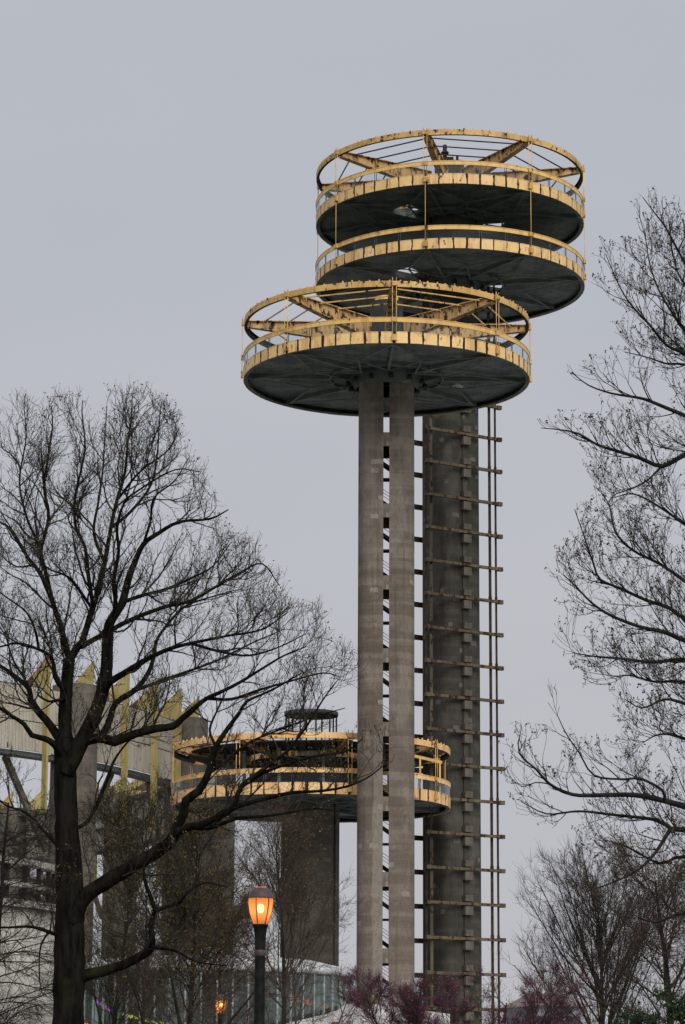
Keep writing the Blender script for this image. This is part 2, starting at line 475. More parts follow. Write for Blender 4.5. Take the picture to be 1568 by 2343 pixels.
# ------------------------------------------------------------------ observation towers
def sup(t, rx, ry, e=3.6):
    c, s = math.cos(t), math.sin(t)
    return (rx * math.copysign(abs(c) ** (2/e), c), ry * math.copysign(abs(s) ** (2/e), s))

def leg_mesh(z0, z1, side, rad, gap, thick, mat, n=22, e=3.6):
    """one half shell of a shaft; local: the slot runs along Y, side -1 left, +1 right"""
    m = MB()
    outer, inner = [], []
    for k in range(n + 1):
        t = -PI/2 + PI * k / n
        x, y = sup(t, rad - gap/2, rad, e)
        outer.append((side * (x + gap/2), y))
        x, y = sup(t, rad - gap/2 - thick, rad - thick, e)
        inner.append((side * (x + gap/2), y))
    loop = outer + inner[::-1]
    if side < 0: loop = loop[::-1]
    N = len(loop)
    nz = 2
    zs = [z0 + (z1 - z0) * i / nz for i in range(nz + 1)]
    vs = [(x, y, z) for z in zs for x, y in loop]
    fs = [(i*N+k, i*N+(k+1) % N, (i+1)*N+(k+1) % N, (i+1)*N+k) for i in range(nz) for k in range(N)]
    m.add(vs, fs, False)
    o = nz * N
    # caps as strips between outer and inner
    A = n + 1
    for base in (0, o):
        for k in range(n):
            q = (base + k, base + k + 1, base + N - 2 - k, base + N - 1 - k)
            m.f.append(q); m.sm.append(False)
    return m.mesh('concrete_leg', mat)

def ibeam_mesh(name, r0, r1, ztop, h0, h1, mat, w=0.34, web=0.10):
    m = MB()
    # runs along -Y from r0 to r1, top flush at ztop, tapering in depth
    def prism(ya, yb, x0, x1, za0, za1, zb0, zb1):
        m.add([(x0,-ya,za0),(x1,-ya,za0),(x1,-ya,za1),(x0,-ya,za1),(x0,-yb,zb0),(x1,-yb,zb0),(x1,-yb,zb1),(x0,-yb,zb1)],
              [(0,1,2,3),(7,6,5,4),(0,4,5,1),(1,5,6,2),(2,6,7,3),(3,7,4,0)])
    t = 0.05
    prism(r0, r1, -web/2, web/2, ztop-h0+t, ztop-t, ztop-h1+t, ztop-t)
    prism(r0, r1, -w/2, w/2, ztop-t, ztop, ztop-t, ztop)
    prism(r0, r1, -w/2, w/2, ztop-h0, ztop-h0+t, ztop-h1, ztop-h1+t)
    for f in (0.0, 0.22, 0.42, 0.62, 0.82):
        y = r0 + 0.02 + (r1 - r0) * f; h = h0 + (h1 - h0) * f
        m.box(-w/2*0.92, w/2*0.92, -y-0.02, -y+0.02, ztop-h+t*1.2, ztop-t*1.1)
    return m.mesh(name, mat)

def pol(r, a, z):  # angle measured from -Y (towards the viewer), positive to the right
    return (r * math.sin(a), -r * math.cos(a), z)

NPAN = 64
NPANE = 32
def platform(tower, rad, zb, off, pal, holes, ztop_ring, seed, roof=True, rods_to=None):
    """deck with fascia, rail, glass; zb = bottom of the fascia"""
    rng = random.Random(seed)
    fh = 0.72
    m = MB()
    na, rr = 96, [1.95, 2.6, 3.3, 4.2, 5.2, 6.2, 7.4, 8.6, rad - 0.55, rad - 0.08]
    vz = (zb + 0.42, zb + 0.62)
    idx = {}
    def vid(i, j, k):
        key = (i % na, j, k)
        if key not in idx:
            a = 2*PI*(i % na)/na
            idx[key] = len(m.v); m.v.append(pol(rr[j], a, vz[k]))
        return idx[key]
    solid = set()
    for i in range(na):
        for j in range(len(rr) - 1):
            a = 2*PI*(i+.5)/na; r_ = (rr[j]+rr[j+1])/2
            if any(abs((a - R(hc) + PI) % (2*PI) - PI) < R(hh) and j0 <= j <= j1 for hc, hh, j0, j1 in holes): continue
            solid.add((i, j))
    for i, j in solid:
        m.f.append((vid(i,j,0), vid(i,j+1,0), vid(i+1,j+1,0), vid(i+1,j,0))[::-1]); m.sm.append(False)
        m.f.append((vid(i,j,1), vid(i,j+1,1), vid(i+1,j+1,1), vid(i+1,j,1))); m.sm.append(False)
        for (i2, j2), e in (((( i-1) % na, j), ((i,j),(i,j+1))), (((i+1) % na, j), ((i+1,j+1),(i+1,j))),
                            ((i, j-1), ((i+1,j),(i,j))), ((i, j+1), ((i,j+1),(i+1,j+1)))):
            if (i2, j2) not in solid:
                (a1, b1), (a2, b2) = e
                m.f.append((vid(a1,b1,0), vid(a2,b2,0), vid(a2,b2,1), vid(a1,b1,1))); m.sm.append(False)
    m.ringband(rad - 0.30, rad - 0.08, zb + 0.02, zb + 0.10)      # lower lip of the edge beam
    deck = m.build('platform', M['under'], tower)
    # underside framing
    rb = MB(); rb.box(-0.09, 0.09, -(rad - 0.32), -2.3, zb + 0.13, zb + 0.415)
    rbm = rb.mesh('underside_beam', M['brace'])
    for k in range(8): inst('underside_beam', rbm, deck, (0,0,0), off + 2*PI*k/8)
    for kk, (r_, w_) in enumerate(((0.40, .10),)):
        cb = MB()
        cb.bar(pol(rad*r_, -PI/16, zb+0.24), pol(rad*r_, PI/16, zb+0.24), w_, 0.2)
        cbm = cb.mesh('underside_chord', M['brace'])
        for k in range(16): inst('underside_chord', cbm, deck, (0,0,0), off + 2*PI*(k+.5)/16)
    for sgn in (-1, 1):
        b = MB()
        b.bar(pol(rad - 0.6, 0, zb + 0.10), pol(rad*0.56, sgn*PI/8, zb + 0.10), 0.15, 0.05)
        b.bar(pol(rad*0.56, sgn*PI/8, zb + 0.105), pol(rad*0.27, 0.02*sgn, zb + 0.105), 0.13, 0.05)
        bm_ = b.mesh('underside_brace', M['brace'])
        for k in range(8): inst('underside_brace', bm_, deck, (0,0,0), off + 2*PI*k/8)
    # fascia panels, one by one
    hw = rad * math.sin(PI / NPAN)
    pm = mat_yellow('fascia_paint_%d' % seed, pal[0], pal[1], 0.622, hw, 0.45, 0.85 if seed == 2 else 0.6)
    p = MB()
    da = PI / NPAN * 0.965
    p.ringband(rad - 0.05, rad, zb, zb + fh, -da, da, 3)
    p.ringband(rad - 0.07, rad + 0.015, zb + fh + 0.003, zb + fh + 0.045, -da, da, 3)
    pms = p.mesh('fascia_panel', pm)
    for k in range(NPAN):
        inst('fascia_panel', pms, deck, (0, 0, rng.uniform(-.008, .008)), off + 2*PI*(k+.5)/NPAN)
    e = MB(); e.ringband(rad - 0.079, rad - 0.055, zb + 0.02, zb + fh, 0, 2*PI, 128)
    e.build('edge_beam', M['rusty_steel'], deck)
    # guard rail band and its glass
    zr0, zr1 = zb + fh + 0.70, zb + fh + 0.98
    r_ = MB(); r_.ringband(rad - 0.06, rad + 0.01, zr0, zr1, 0, 2*PI, 128)
    r_.ringband(rad - 0.14, rad + 0.035, zr1, zr1 + 0.04, 0, 2*PI, 128)
    r_.build('guard_rail', M['yellow'] if pal is not PAL3 else M['peach'], deck)
    gp = MB(); da = PI / NPANE * 0.97
    gp.ringband(rad - 0.045, rad - 0.033, zb + fh + 0.05, zr0 - 0.004, -da, da, 4)
    gpm = gp.mesh('glass_pane', M['rail_glass'])
    bp = MB()
    for s_ in (-1, 1):
        bp.box(s_*0.07-0.016, s_*0.07+0.016, -(rad - 0.06), -(rad - 0.10), zb + 0.62, zr0)
    bpm = bp.mesh('baluster', M['steel'])
    for k in range(NPANE):
        inst('glass_pane', gpm, deck, (0,0,0), off + 2*PI*(k+.5)/NPANE)
        inst('baluster', bpm, deck, (0,0,0), off + 2*PI*k/NPANE)
    # floor
    # roof ring, tapered beams, purlins
    if roof:
        zt = ztop_ring
        c = MB()
        c.ringband(rad - 0.05, rad, zt - 0.40, zt, 0, 2*PI, 128)
        ic = MB()
        ic.ringband(rad - 0.22, rad - 0.055, zt - 0.05, zt - 0.005, 0, 2*PI, 128)
        ic.ringband(rad - 0.22, rad - 0.055, zt - 0.40, zt - 0.36, 0, 2*PI, 128)
        ic.ringband(rad - 0.075, rad - 0.056, zt - 0.359, zt - 0.051, 0, 2*PI, 128)
        ic.build('ring_channel', M['dark'], tower)
        for k in range(96):
            a = 2*PI*(k + rng.uniform(-.2, .2))/96
            x, y, z = pol(rad - 0.06, a, zt)
            hgt = rng.uniform(.05, .13)
            c.box(x-.05, x+.05, y-.05, y+.05, zt + 0.002, zt + hgt)
        c.build('canopy_ring', M['yellow_rusty'] if pal is not PAL3 else M['peach'], tower)
        bm_ = ibeam_mesh('roof_beam', 1.75, rad - 0.24, zt - 0.02, 1.55, 0.46, M['beam_paint'], 0.46)
        for k in range(8): inst('roof_beam', bm_, tower, (0,0,0), off + 2*PI*k/8)
        for q in (0.52, 0.70, 0.87):
            pu = MB()
            pu.bar(pol(rad*q, -PI/8*0.985, zt-0.14), pol(rad*q, PI/8*0.985, zt-0.14), 0.065, 0.085)
            pum = pu.mesh('purlin', M['yellow_rusty'] if seed == 2 else M['rusty_steel'])
            for k in range(8): inst('purlin', pum, tower, (0,0,0), off + 2*PI*(k+.5)/8)
    # suspension rods and their brackets
    if rods_to is not None:
        top = rods_to
        rdm = []
        for s_ in ((-1, 1) if roof else (0,)):
            rd = MB(); rd.tube([(s_*0.13, -(rad + 0.10), zb + 0.15), (s_*0.13, -(rad + 0.10), top)], 0.022, 6)
            rdm.append(rd.mesh('suspension_rod', M['yellow']))
        bks = []
        zs = [zb + 0.36, (zr0 + zr1) / 2] + ([ztop_ring - 0.2] if roof else [])
        for z in zs:
            h = 0.20 if z == zs[0] else 0.15
            bk = MB(); bk.box(-0.18, 0.18, -(rad + 0.17), -(rad + 0.02 if z != zs[1] else rad + 0.04), z - h, z + h)
            bks.append(bk.mesh('rod_bracket', M['yellow_rusty']))
        if roof:
            for s_ in (-1, 1):
                bk = MB(); bk.tube([(s_*0.13, -(rad + 0.10), ztop_ring - 0.05), (s_*0.13, -(rad + 0.10), ztop_ring + 0.20)], [0.05, 0.02], 6)
                bks.append(bk.mesh('rod_finial', M['yellow_rusty']))
        for k in range(8):
            for q in rdm: inst('suspension_rod', q, tower, (0,0,0), off + 2*PI*k/8)
            for q in bks: inst(q.name.split('.')[0], q, tower, (0,0,0), off + 2*PI*k/8)
    return deck

PAL1 = ((0.85, 0.56, 0.225), (0.95, 0.66, 0.32))
PAL2 = ((0.90, 0.59, 0.23), (0.98, 0.69, 0.33))
PAL3 = ((0.96, 0.60, 0.26), (1.0, 0.69, 0.37))

def core_top(tower, z0, zt, z1, cap=True):
    c = MB()
    c.lathe([(1.90, z0), (1.90, zt - 1.5), (1.45, zt - 1.45), (1.45, zt - 0.1), (1.12, zt - 0.08), (1.12, z1)], 24, False, True)
    c.build('core_housing', M['dark'], tower)
    if cap:
        c = MB(); c.lathe([(0.80, z1 + 0.02), (0.80, z1 + 0.38), (0.74, z1 + 0.38), (0.74, z1 + 0.03)], 28)
        c.build('roof_drum', M['yellow'], tower)

def collar(tower, zb, mat):
    c = MB(); c.lathe([(2.08, zb - 0.55), (2.45, zb + 0.10), (2.45, zb + 0.40)], 28)
    c.build('shaft_collar', M['steel'], tower)
    f = MB(); f.tube([(0, -2.62, zb - 0.02), (0, -2.62, zb - 0.34)], [0.13, 0.2], 10)
    fm = f.mesh('floodlight', M['dark'])
    for k in range(12): inst('floodlight', fm, tower, (0,0,0), 2*PI*k/12 + .1)

def stair(tower, z_lo, z_hi, first, gap, rad, rz, mat, period=4.894):
    """ties across both ends of the slot, and the stair that zigzags inside"""
    holder = tower
    ca, sa = math.cos(rz), math.sin(rz)
    def rot(v): return (v[0]*ca - v[1]*sa, v[0]*sa + v[1]*ca, v[2])
    tms = []
    for ys in (-1, 1):
        tm = MB()
        y0, y1 = sorted((ys*(rad - 0.33), ys*(rad - 0.05)))
        tm.box(-gap/2 - 0.04, gap/2 + 0.04, y0, y1, -0.47, 0.47)
        tms.append(tm.mesh('slot_tie', mat))
    sms = []
    hp = period / 2
    for i in (0, 1):
        sm = MB()
        y = -0.55 if i == 0 else 0.55
        s_ = 1
        a = Vector((-1.0, y, -0.9 - hp*i)); b = Vector((1.0, y, -2.3 - hp*i))
        sm.bar(a + Vector((0, -.34, 0)), b + Vector((0, -.34, 0)), 0.05, 0.22)
        sm.bar(a + Vector((0, .34, 0)), b + Vector((0, .34, 0)), 0.05, 0.22)
        n = 9
        for k in range(n):
            c = a.lerp(b, (k + .5) / n)
            sm.box(c.x - .11, c.x + .11, y - .31, y + .31, c.z - .012, c.z + .012)
        for hh in (0.45, 0.68, 0.9):
            sm.bar(a + Vector((0, -.34, hh)), b + Vector((0, -.34, hh)), 0.022, 0.03)
        sm.box(-1.3, -.2 if i else 1.3, y - .34, y + .34, b.z - .28 - hp*0, b.z - .16)
        sms.append(sm.mesh('stair_flight', M['dark']))
    z = first
    while z > z_lo + 1.0:
        if z < z_hi:
            for q in tms: inst('slot_tie', q, holder, (0, 0, z), rz)
            if z - period > 0.2:
                for q in sms: inst('stair_flight', q, holder, (0, 0, z), rz)
        z -= period

# --- the middle tower, nearest: one deck
T2 = empty('observation_tower', (2.95, 177.6, 0))
tag(T2, 'nearest observation tower, brown concrete twin shafts with a slot and one yellow-rimmed deck', 'tower', 'observation towers')
zb2 = 49.43
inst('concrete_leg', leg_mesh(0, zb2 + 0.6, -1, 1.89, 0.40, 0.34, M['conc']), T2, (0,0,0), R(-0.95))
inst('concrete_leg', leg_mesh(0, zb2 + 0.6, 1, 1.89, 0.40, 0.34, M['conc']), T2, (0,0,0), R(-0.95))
zt = at(885, 1004, 175.7).z
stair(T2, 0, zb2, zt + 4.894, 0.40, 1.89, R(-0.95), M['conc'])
platform(T2, 9.75, zb2, R(2), PAL2, [(115, 6, 4, 4)], 53.62, 2, True, 53.5)
core_top(T2, zb2 + 0.63, 53.6, 55.0)
collar(T2, zb2, None)

# --- the tall tower: two decks and the elevator frame
T1 = empty('observation_tower', (7.98, 194.4, 0))
tag(T1, 'tallest observation tower, dark concrete shaft with ladder-like elevator frame and two stacked round decks', 'tower', 'observation towers')
zu, zl = 66.03, 61.17
G1 = R(-57)
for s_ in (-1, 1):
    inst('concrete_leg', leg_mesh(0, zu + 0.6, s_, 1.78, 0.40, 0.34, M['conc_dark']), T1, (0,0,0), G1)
holes1 = [(-48, 9, 2, 3), (102, 11, 1, 2)]
platform(T1, 10.1, zu, R(-12.2), PAL1, holes1, 70.15, 1, True, 70.0)
platform(T1, 10.1, zl, R(-12.2), PAL1, holes1, None, 11, False, zu + 0.3)
core_top(T1, zu + 0.63, 70.1, 70.9, False)
m = MB()
m.box(-0.7, 0.3, -0.4, 0.5, zu + 4.88, zu + 5.5); m.box(0.35, 0.9, -0.3, 0.3, zu + 4.88, zu + 5.3)
m.tube([(-0.35, -0.2, zu + 5.5), (-0.35, -0.2, zu + 6.5)], 0.16, 8)
m.tube([(-0.35, -0.2, zu + 5.8), (-0.35, -0.2, zu + 5.95)], 0.3, 8)
m.tube([(0.6, 0.1, zu + 5.3), (0.6, 0.1, zu + 5.8)], 0.1, 8)
m.build('roof_machinery', M['dark'], T1)
# elevator frame: cross beams on the near face, twin guide rails at both ends
bd = Vector((math.cos(R(33)), math.sin(R(33)), 0)); nd = Vector((bd.y, -bd.x, 0))   # nd points at the viewer
fo = nd * 2.12
bL, bR = -3.62, 3.0
lv = [at(981, 983, 191.2).z - 2.447 * k for k in range(-4, 20)]
lv = [z for z in lv if 0.5 < z < zl - 0.3]
cb = MB(); cb.bar(bd*bL, bd*bR, 0.22, 0.205)
cb.bar(bd*(bL - 0.12), bd*(bL + 0.24), 0.30, 0.27); cb.bar(bd*(bR - 0.3), bd*(bR + 0.10), 0.30, 0.29)
cbm = cb.mesh('cross_beam', M['beam_yellow'])
bb = MB(); c0 = bd * -0.05
def obox(mb, c, hx, hy, z0, z1):
    vs = [c + bd*(i*hx) + nd*(j*hy) for i, j in ((-1,-1),(1,-1),(1,1),(-1,1))]
    mb.add([(v.x, v.y, z0) for v in vs] + [(v.x, v.y, z1) for v in vs],
           [(0,3,2,1),(4,5,6,7),(0,1,5,4),(1,2,6,5),(2,3,7,6),(3,0,4,7)])
obox(bb, c0 - nd*0.12, 0.34, 0.22, -0.78, -0.18); obox(bb, c0 - nd*0.12, 0.34, 0.22, 0.18, 0.62)
bbm = bb.mesh('beam_bracket', M['conc_tent'])
for z in lv:
    inst('cross_beam', cbm, T1, (fo.x, fo.y, z))
    inst('beam_bracket', bbm, T1, (fo.x, fo.y, z))
bo = -nd * 2.12
cb2 = MB(); cb2.bar(-bd*bL, -bd*bR, 0.28, 0.34)
cbm2 = cb2.mesh('rear_cross_beam', M['rusty_steel'])
for z in lv: inst('rear_cross_beam', cbm2, T1, (bo.x, bo.y, z))
for off_, mt, w in ((-3.5, M['rusty_steel'], 0.13), (-3.05, M['beam_yellow'], 0.20), (2.2, M['rusty_steel'], 0.20), (2.74, M['rusty_steel'], 0.15)):
    g = MB(); p = bd*off_ + fo + nd*(-0.28 if off_ < 0 else -0.27)
    z0 = 0.0
    for i in range(len(lv)):
        pass
    g.bar((p.x, p.y, 0.0), (p.x, p.y, zl + 0.35), w, w)
    z = 3.0
    while z < zl - 2:
        g.bar((p.x, p.y, z), (p.x, p.y, z + 0.35), w + 0.05, w + 0.05); z += 4.9
    g.build('elevator_guide_rail', mt, T1)
# face stiffener down the shaft behind the brackets
g = MB(); obox(g, c0 + fo - nd*0.33, 0.2, 0.10, 0.0, zl)
g.build('bracket_rib', M['conc_dark'], T1)
collar(T1, zl, None)

# --- the short tower
T3 = empty('observation_tower', (-2.12, 188.1, 0))
tag(T3, 'short observation tower half hidden by branches, peach-rimmed deck topped by a small disc on posts', 'tower', 'observation towers')
zb3 = 21.44
for s_ in (-1, 1):
    inst('concrete_leg', leg_mesh(0, zb3 + 4.2, s_, 1.92, 0.34, 0.34, M['conc_tent'], 22, 2.3), T3, (0,0,0), R(62))
platform(T3, 9.75, zb3, R(16), PAL3, [(-132, 8, 3, 3)], 25.55, 3, True, 25.4)
zc = zb3 + 4.2
m = MB(); m.lathe([(1.86, zc + 2.30), (1.90, zc + 2.32), (1.90, zc + 2.58), (1.6, zc + 2.62)], 40, True, True)
m.build('roof_disc', M['steel'], T3)
pm_ = MB(); pm_.tube([(0, -1.78, zc - 0.2), (0, -1.78, zc + 2.32)], 0.06, 8)
pmm = pm_.mesh('roof_post', M['rusty_steel'])
for k in range(10): inst('roof_post', pmm, T3, (0,0,0), 2*PI*k/10 + 0.2)
m = MB(); m.lathe([(2.2, zc - 0.25), (2.2, zc)], 32, True, True); m.build('core_slab', M['dark'], T3)
# dark snack-bar core under the roof, glazing posts
m = MB(); m.lathe([(4.3, zb3 + 0.62), (4.3, zb3 + 3.2)], 40); m.build('bar_core', M['dark'], T3)
pp = MB(); pp.box(-0.09, 0.09, -5.9, -5.72, zb3 + 0.62, zb3 + 3.9)
ppm = pp.mesh('deck_post', M['mullion'])
for k in range(12): inst('deck_post', ppm, T3, (0,0,0), 2*PI*(k+.3)/12)
m = MB(); m.lathe([(4.35, zb3 + 3.55), (8.6, zb3 + 3.62), (8.6, zb3 + 3.70), (4.35, zb3 + 3.66)], 64); m.build('canopy_soffit', M['dark'], T3)
# gate frame by the elevator landing
m = MB()
ga, gb = pol(9.45, R(50), 0), pol(9.5, R(78), 0)
for a_ in (R(52), R(70)):
    x, y, _ = pol(9.48, a_, 0); m.box(x-.06, x+.06, y-.06, y+.06, zb3 + 0.62, zb3 + 3.0)
m.bar(pol(9.48, R(48), zb3 + 2.95), pol(9.48, R(72), zb3 + 2.95), 0.14, 0.20)
m.build('landing_gate', M['yellow'], T3)

# ------------------------------------------------------------------ the oval pavilion with columns and fins
TC = Vector((-49.0, 225.0, 0)); TPH = R(102); TA, TB = 53.5, 38.0
def tp(t, dr=0.0):
    x, y = (TA + dr) * math.cos(t), (TB + dr) * math.sin(t)
    return Vector((TC.x + x*math.cos(TPH) - y*math.sin(TPH), TC.y + x*math.sin(TPH) + y*math.cos(TPH), 0))
NS = 2880
_arc = [0.0]
for i in range(NS):
    _arc.append(_arc[-1] + (tp(2*PI*(i+1)/NS) - tp(2*PI*i/NS)).length)
PER = _arc[-1]
def t_at(s):
    s = s % PER
    lo, hi = 0, NS
    while hi - lo > 1:
        mid = (lo + hi) // 2
        if _arc[mid] <= s: lo = mid
        else: hi = mid
    return 2*PI*(lo + (s - _arc[lo]) / (_arc[hi] - _arc[lo])) / NS
def px_of(v):
    zc_ = v.y*_cp + (v.z-CAM_Z)*_sp
    return 784 + FPX*v.x/zc_
# the column seen left of the oak's fork fixes the phase
best = min(range(NS), key=lambda i: abs(px_of(tp(2*PI*i/NS) + Vector((0,0,25))) - 172) + (1e3 if tp(2*PI*i/NS).y > 215 else 0))
S0 = _arc[best]
tent = empty('oval_pavilion', (TC.x, TC.y, 0))
tag(tent, 'huge oval pavilion of concrete columns, ribbed cream panels and pointed yellow fins behind the oak', 'pavilion')
def loc(v): return Vector((v.x - TC.x, v.y - TC.y, v.z))
ZT, ZB = 29.2, 24.75
cm = MB()
cm.lathe([(1.62, 0), (1.62, 29.7), (1.55, 29.78), (1.3, 29.8), (1.3, 29.3)], 28)
cm.lathe([(1.29, 29.32), (1.29, 29.33)], 28, False, True)
cmm = cm.mesh('column', M['conc_tent'])
for k in range(16):
    v = tp(t_at(S0 + PER*k/16))
    inst('column', cmm, tent, loc(v))
# fascia: ribbed panels, two tiers, between columns; ring truss behind
NSUB = 12
bay = PER / 16
pw = (bay - 3.3) / NSUB
panel_meshes = {}
def ribbed(h):
    m = MB()
    nr = 4
    w = pw * 0.985
    m.box(-w/2, w/2, -0.06, 0.0, 0, h)
    for i in range(nr):
        x = -w/2 + w*(i + .5)/nr
        m.box(x - w*0.055, x + w*0.055, -0.13, -0.0605, 0.02, h - 0.02)
    return m.mesh('wall_panel', M['tent_panel'])
rp_hi, rp_lo = ribbed(2.35), ribbed(2.00)
ring_v = []
for k in range(16):
    for q in range(NSUB):
        s = S0 + bay*k + 1.65 + pw*(q + .5)
        v = tp(t_at(s)); d = (tp(t_at(s + .3)) - tp(t_at(s - .3))).normalized()
        nrm = Vector((d.y, -d.x, 0))          # outward
        if nrm.dot(v - TC) < 0: nrm = -nrm
        rz = math.atan2(nrm.y, nrm.x) + PI/2
        # only the far side's inner face and the near arc are in sight
        far = v.x < -75 or v.y > 252
        if far and q % 2: pass
        inst('wall_panel', rp_hi, tent, (*loc(v)[:2], ZB + 2.06), rz)
        inst('wall_panel', rp_lo, tent, (*loc(v)[:2], ZB), rz)
# ring beams (top chord, mid chord, bottom chord) behind the panels
for z, h, w in ((ZT - 0.1, 0.35, 0.9), (ZB + 2.03, 0.12, 0.5), (ZB - 0.2, 0.32, 1.1)):
    m = MB(); n = 128; vs = []
    for i in range(n):
        t = 2*PI*i/n
        for dr, zz in ((-0.06, z - h/2), (-0.06, z + h/2), (-0.06 - w, z + h/2), (-0.06 - w, z - h/2)):
            v = loc(tp(t, dr)); vs.append((v.x, v.y, zz))
    m.add(vs, [(i*4+j, ((i+1) % n)*4+j, ((i+1) % n)*4+(j+1) % 4, i*4+(j+1) % 4) for i in range(n) for j in range(4)])
    m.build('ring_beam', M['steel'], tent)
# fins: outer flange, yellow plate, rusty inner plate
fm1 = MB()
def quadplate(mb, y0, y1, z00, z01, z10, z11):
    mb.add([(-.03,y0,z00),(.03,y0,z00),(.03,y1,z10),(-.03,y1,z10),(-.03,y0,z01),(.03,y0,z01),(.03,y1,z11),(-.03,y1,z11)],
           [(0,3,2,1),(4,5,6,7),(0,1,5,4),(1,2,6,5),(2,3,7,6),(3,0,4,7)])
fm1.box(-0.09, 0.09, -0.62, -0.56, -8.5, 2.45)
quadplate(fm1, -.559, -.135, -8.5, 2.40, -8.5, 2.05)
quadplate(fm1, -.134, 1.0, 0.13, 2.045, 0.13, 1.05)
fmm = fm1.mesh('fin', M['fin'])
fr = MB()
quadplate(fr, 1.001, 2.3, 0.13, 1.04, 0.13, 0.16)
frm = fr.mesh('fin_plate', M['fin_rust'])
best = min(range(NS), key=lambda i: abs(px_of(tp(2*PI*i/NS, .5) + Vector((0,0,28))) - 292) + (1e3 if tp(2*PI*i/NS).y > 215 else 0))
SF = _arc[best]
NF = 64
fin_tops = []
for k in range(NF):
    s = SF + PER*k/NF
    v = tp(t_at(s)); d = (tp(t_at(s + .3)) - tp(t_at(s - .3))).normalized()
    nrm = Vector((d.y, -d.x, 0))
    if nrm.dot(v - TC) < 0: nrm = -nrm
    rz = math.atan2(nrm.y, nrm.x) + PI/2
    if v.y < 225 and px_of(v + Vector((0, 0, 28))) > 446: fin_tops.append(None); continue
    f = inst('fin', fmm, tent, (*loc(v)[:2], ZT), rz)
    inst('fin_plate', frm, f)
    fin_tops.append(loc(v + nrm*0.3))
for k in range(NF):
    a, b = fin_tops[k], fin_tops[(k+1) % NF]
    if a is None or b is None: continue
    m = MB()
    pts = []
    for i in range(9):
        u = i/8; p = a.lerp(b, u); pts.append((p.x, p.y, ZT + 1.5 - 1.1*4*u*(1-u)*0.35))
    m.tube(pts, 0.018, 4)
    for i in range(1, 8):
        p = pts[i]; m.box(p[0]-.035, p[0]+.035, p[1]-.035, p[1]+.035, p[2]+.02, p[2]+.14)
    m.build('light_string', M['dark'], tent)
# diagonal struts under the fascia (seen as dark triangles against the light)
m = MB(); 
for k in range(16):
    s = S0 + bay*k
    for sg in (-1, 1):
        a = loc(tp(t_at(s + sg*1.7), -1.0)); b = loc(tp(t_at(s + sg*6.0), -1.0))
        mm = MB(); mm.bar((a.x, a.y, ZB - 6.5), (b.x, b.y, ZB - 0.37), 0.3, 0.42)
        mm.build('strut', M['conc_tent'], tent)

# ------------------------------------------------------------------ round theatre drum at lower left
DC = Vector((-27.2, 140.0, 0)); DR = 13.2
drum = empty('round_theatre', DC)
tag(drum, 'pale concrete round theatre drum at lower left behind the oak trunk', 'theatre')
zd = at(20, 2053, DC.y - DR).z
m = MB(); m.lathe([(DR, 0), (DR, zd)], 96, False, True); m.build('drum_wall', M['conc_pale'], drum)
for i, (dz, h, rr_) in enumerate(((0.0, 0.35, DR + 0.25), (1.05, 0.22, DR - 0.4), (2.15, 0.30, DR - 0.4))):
    m = MB(); m.ringband(rr_ - 0.7, rr_, zd + dz + 0.003, zd + dz + h, 0, 2*PI, 96); m.build('roof_band', M['conc_pale'], drum)
pb = MB(); pb.box(-0.09, 0.09, -(DR - 0.7), -(DR - 0.9), zd + 0.36, zd + 2.15)
pbm = pb.mesh('roof_post', M['dark'])
for k in range(48): inst('roof_post', pbm, drum, (0,0,0), 2*PI*k/48)
m = MB(); m.lathe([(DR - 3.5, zd), (DR - 3.5, zd + 2.8)], 64, False, True); m.build('roof_core', M['brown_wall'], drum)

# ------------------------------------------------------------------ glass lobby
LC = at(478, 2227, 152.0); LR = 7.95
lob = empty('glass_lobby', (LC.x, LC.y, 0))
tag(lob, 'low round glass-walled lobby with thin mullions and grey metal roof', 'lobby')
ze = LC.z
NP = 60
m = MB(); m.lathe([(LR - 0.05, 0), (LR - 0.05, 2.0)], 60, False, True); m.build('base_wall', M['conc_pale'], lob)
pn = MB(); da = PI/NP*0.96; pn.ringband(LR - 0.03, LR, 2.0, ze - 0.32, -da, da, 1)
pnm = pn.mesh('glass_pane', M['lobby_glass'])
mu = MB(); mu.box(-0.045, 0.045, -(LR + 0.05), -(LR - 0.10), 2.0, ze - 0.25)
mum = mu.mesh('mullion', M['mullion'])
for k in range(NP):
    inst('glass_pane', pnm, lob, (0,0,0), 2*PI*(k+.5)/NP)
    inst('mullion', mum, lob, (0,0,0), 2*PI*k/NP)
m = MB()
m.lathe([(LR - 0.2, ze - 0.24), (LR + 0.22, ze - 0.20), (LR + 0.22, ze + 0.08), (LR*0.72, ze + 0.62), (LR*0.40, ze + 0.85), (0.3, ze + 0.95)], 64, True, True)
m.build('roof', M['roof_metal'], lob)
rs = MB(); rs.bar(pol(LR + 0.2, 0, ze + 0.13), pol(LR*0.72, 0, ze + 0.66), 0.05, 0.07)
rsm = rs.mesh('roof_seam', M['roof_metal'])
for k in range(48): inst('roof_seam', rsm, lob, (0,0,0), 2*PI*k/48)
m = MB(); m.lathe([(0.9, ze + 0.8), (0.9, ze + 1.15), (0.6, ze + 1.4), (0.0, ze + 1.45)], 20)
m.build('roof_dome', M['white_wall'], lob)
m = MB(); m.lathe([(2.6, 2.0), (3.6, 4.2), (5.7, ze - 0.4)], 48); m.build('inner_cone', M['brown_wall'], lob)
cl_ = MB(); cl_.tube([(0, -6.9, 2.0), (0, -6.9, ze - 0.25)], 0.14, 10)
clm = cl_.mesh('inner_column', M['mullion'])
for k in range(14): inst('inner_column', clm, lob, (0,0,0), 2*PI*(k+.4)/14)
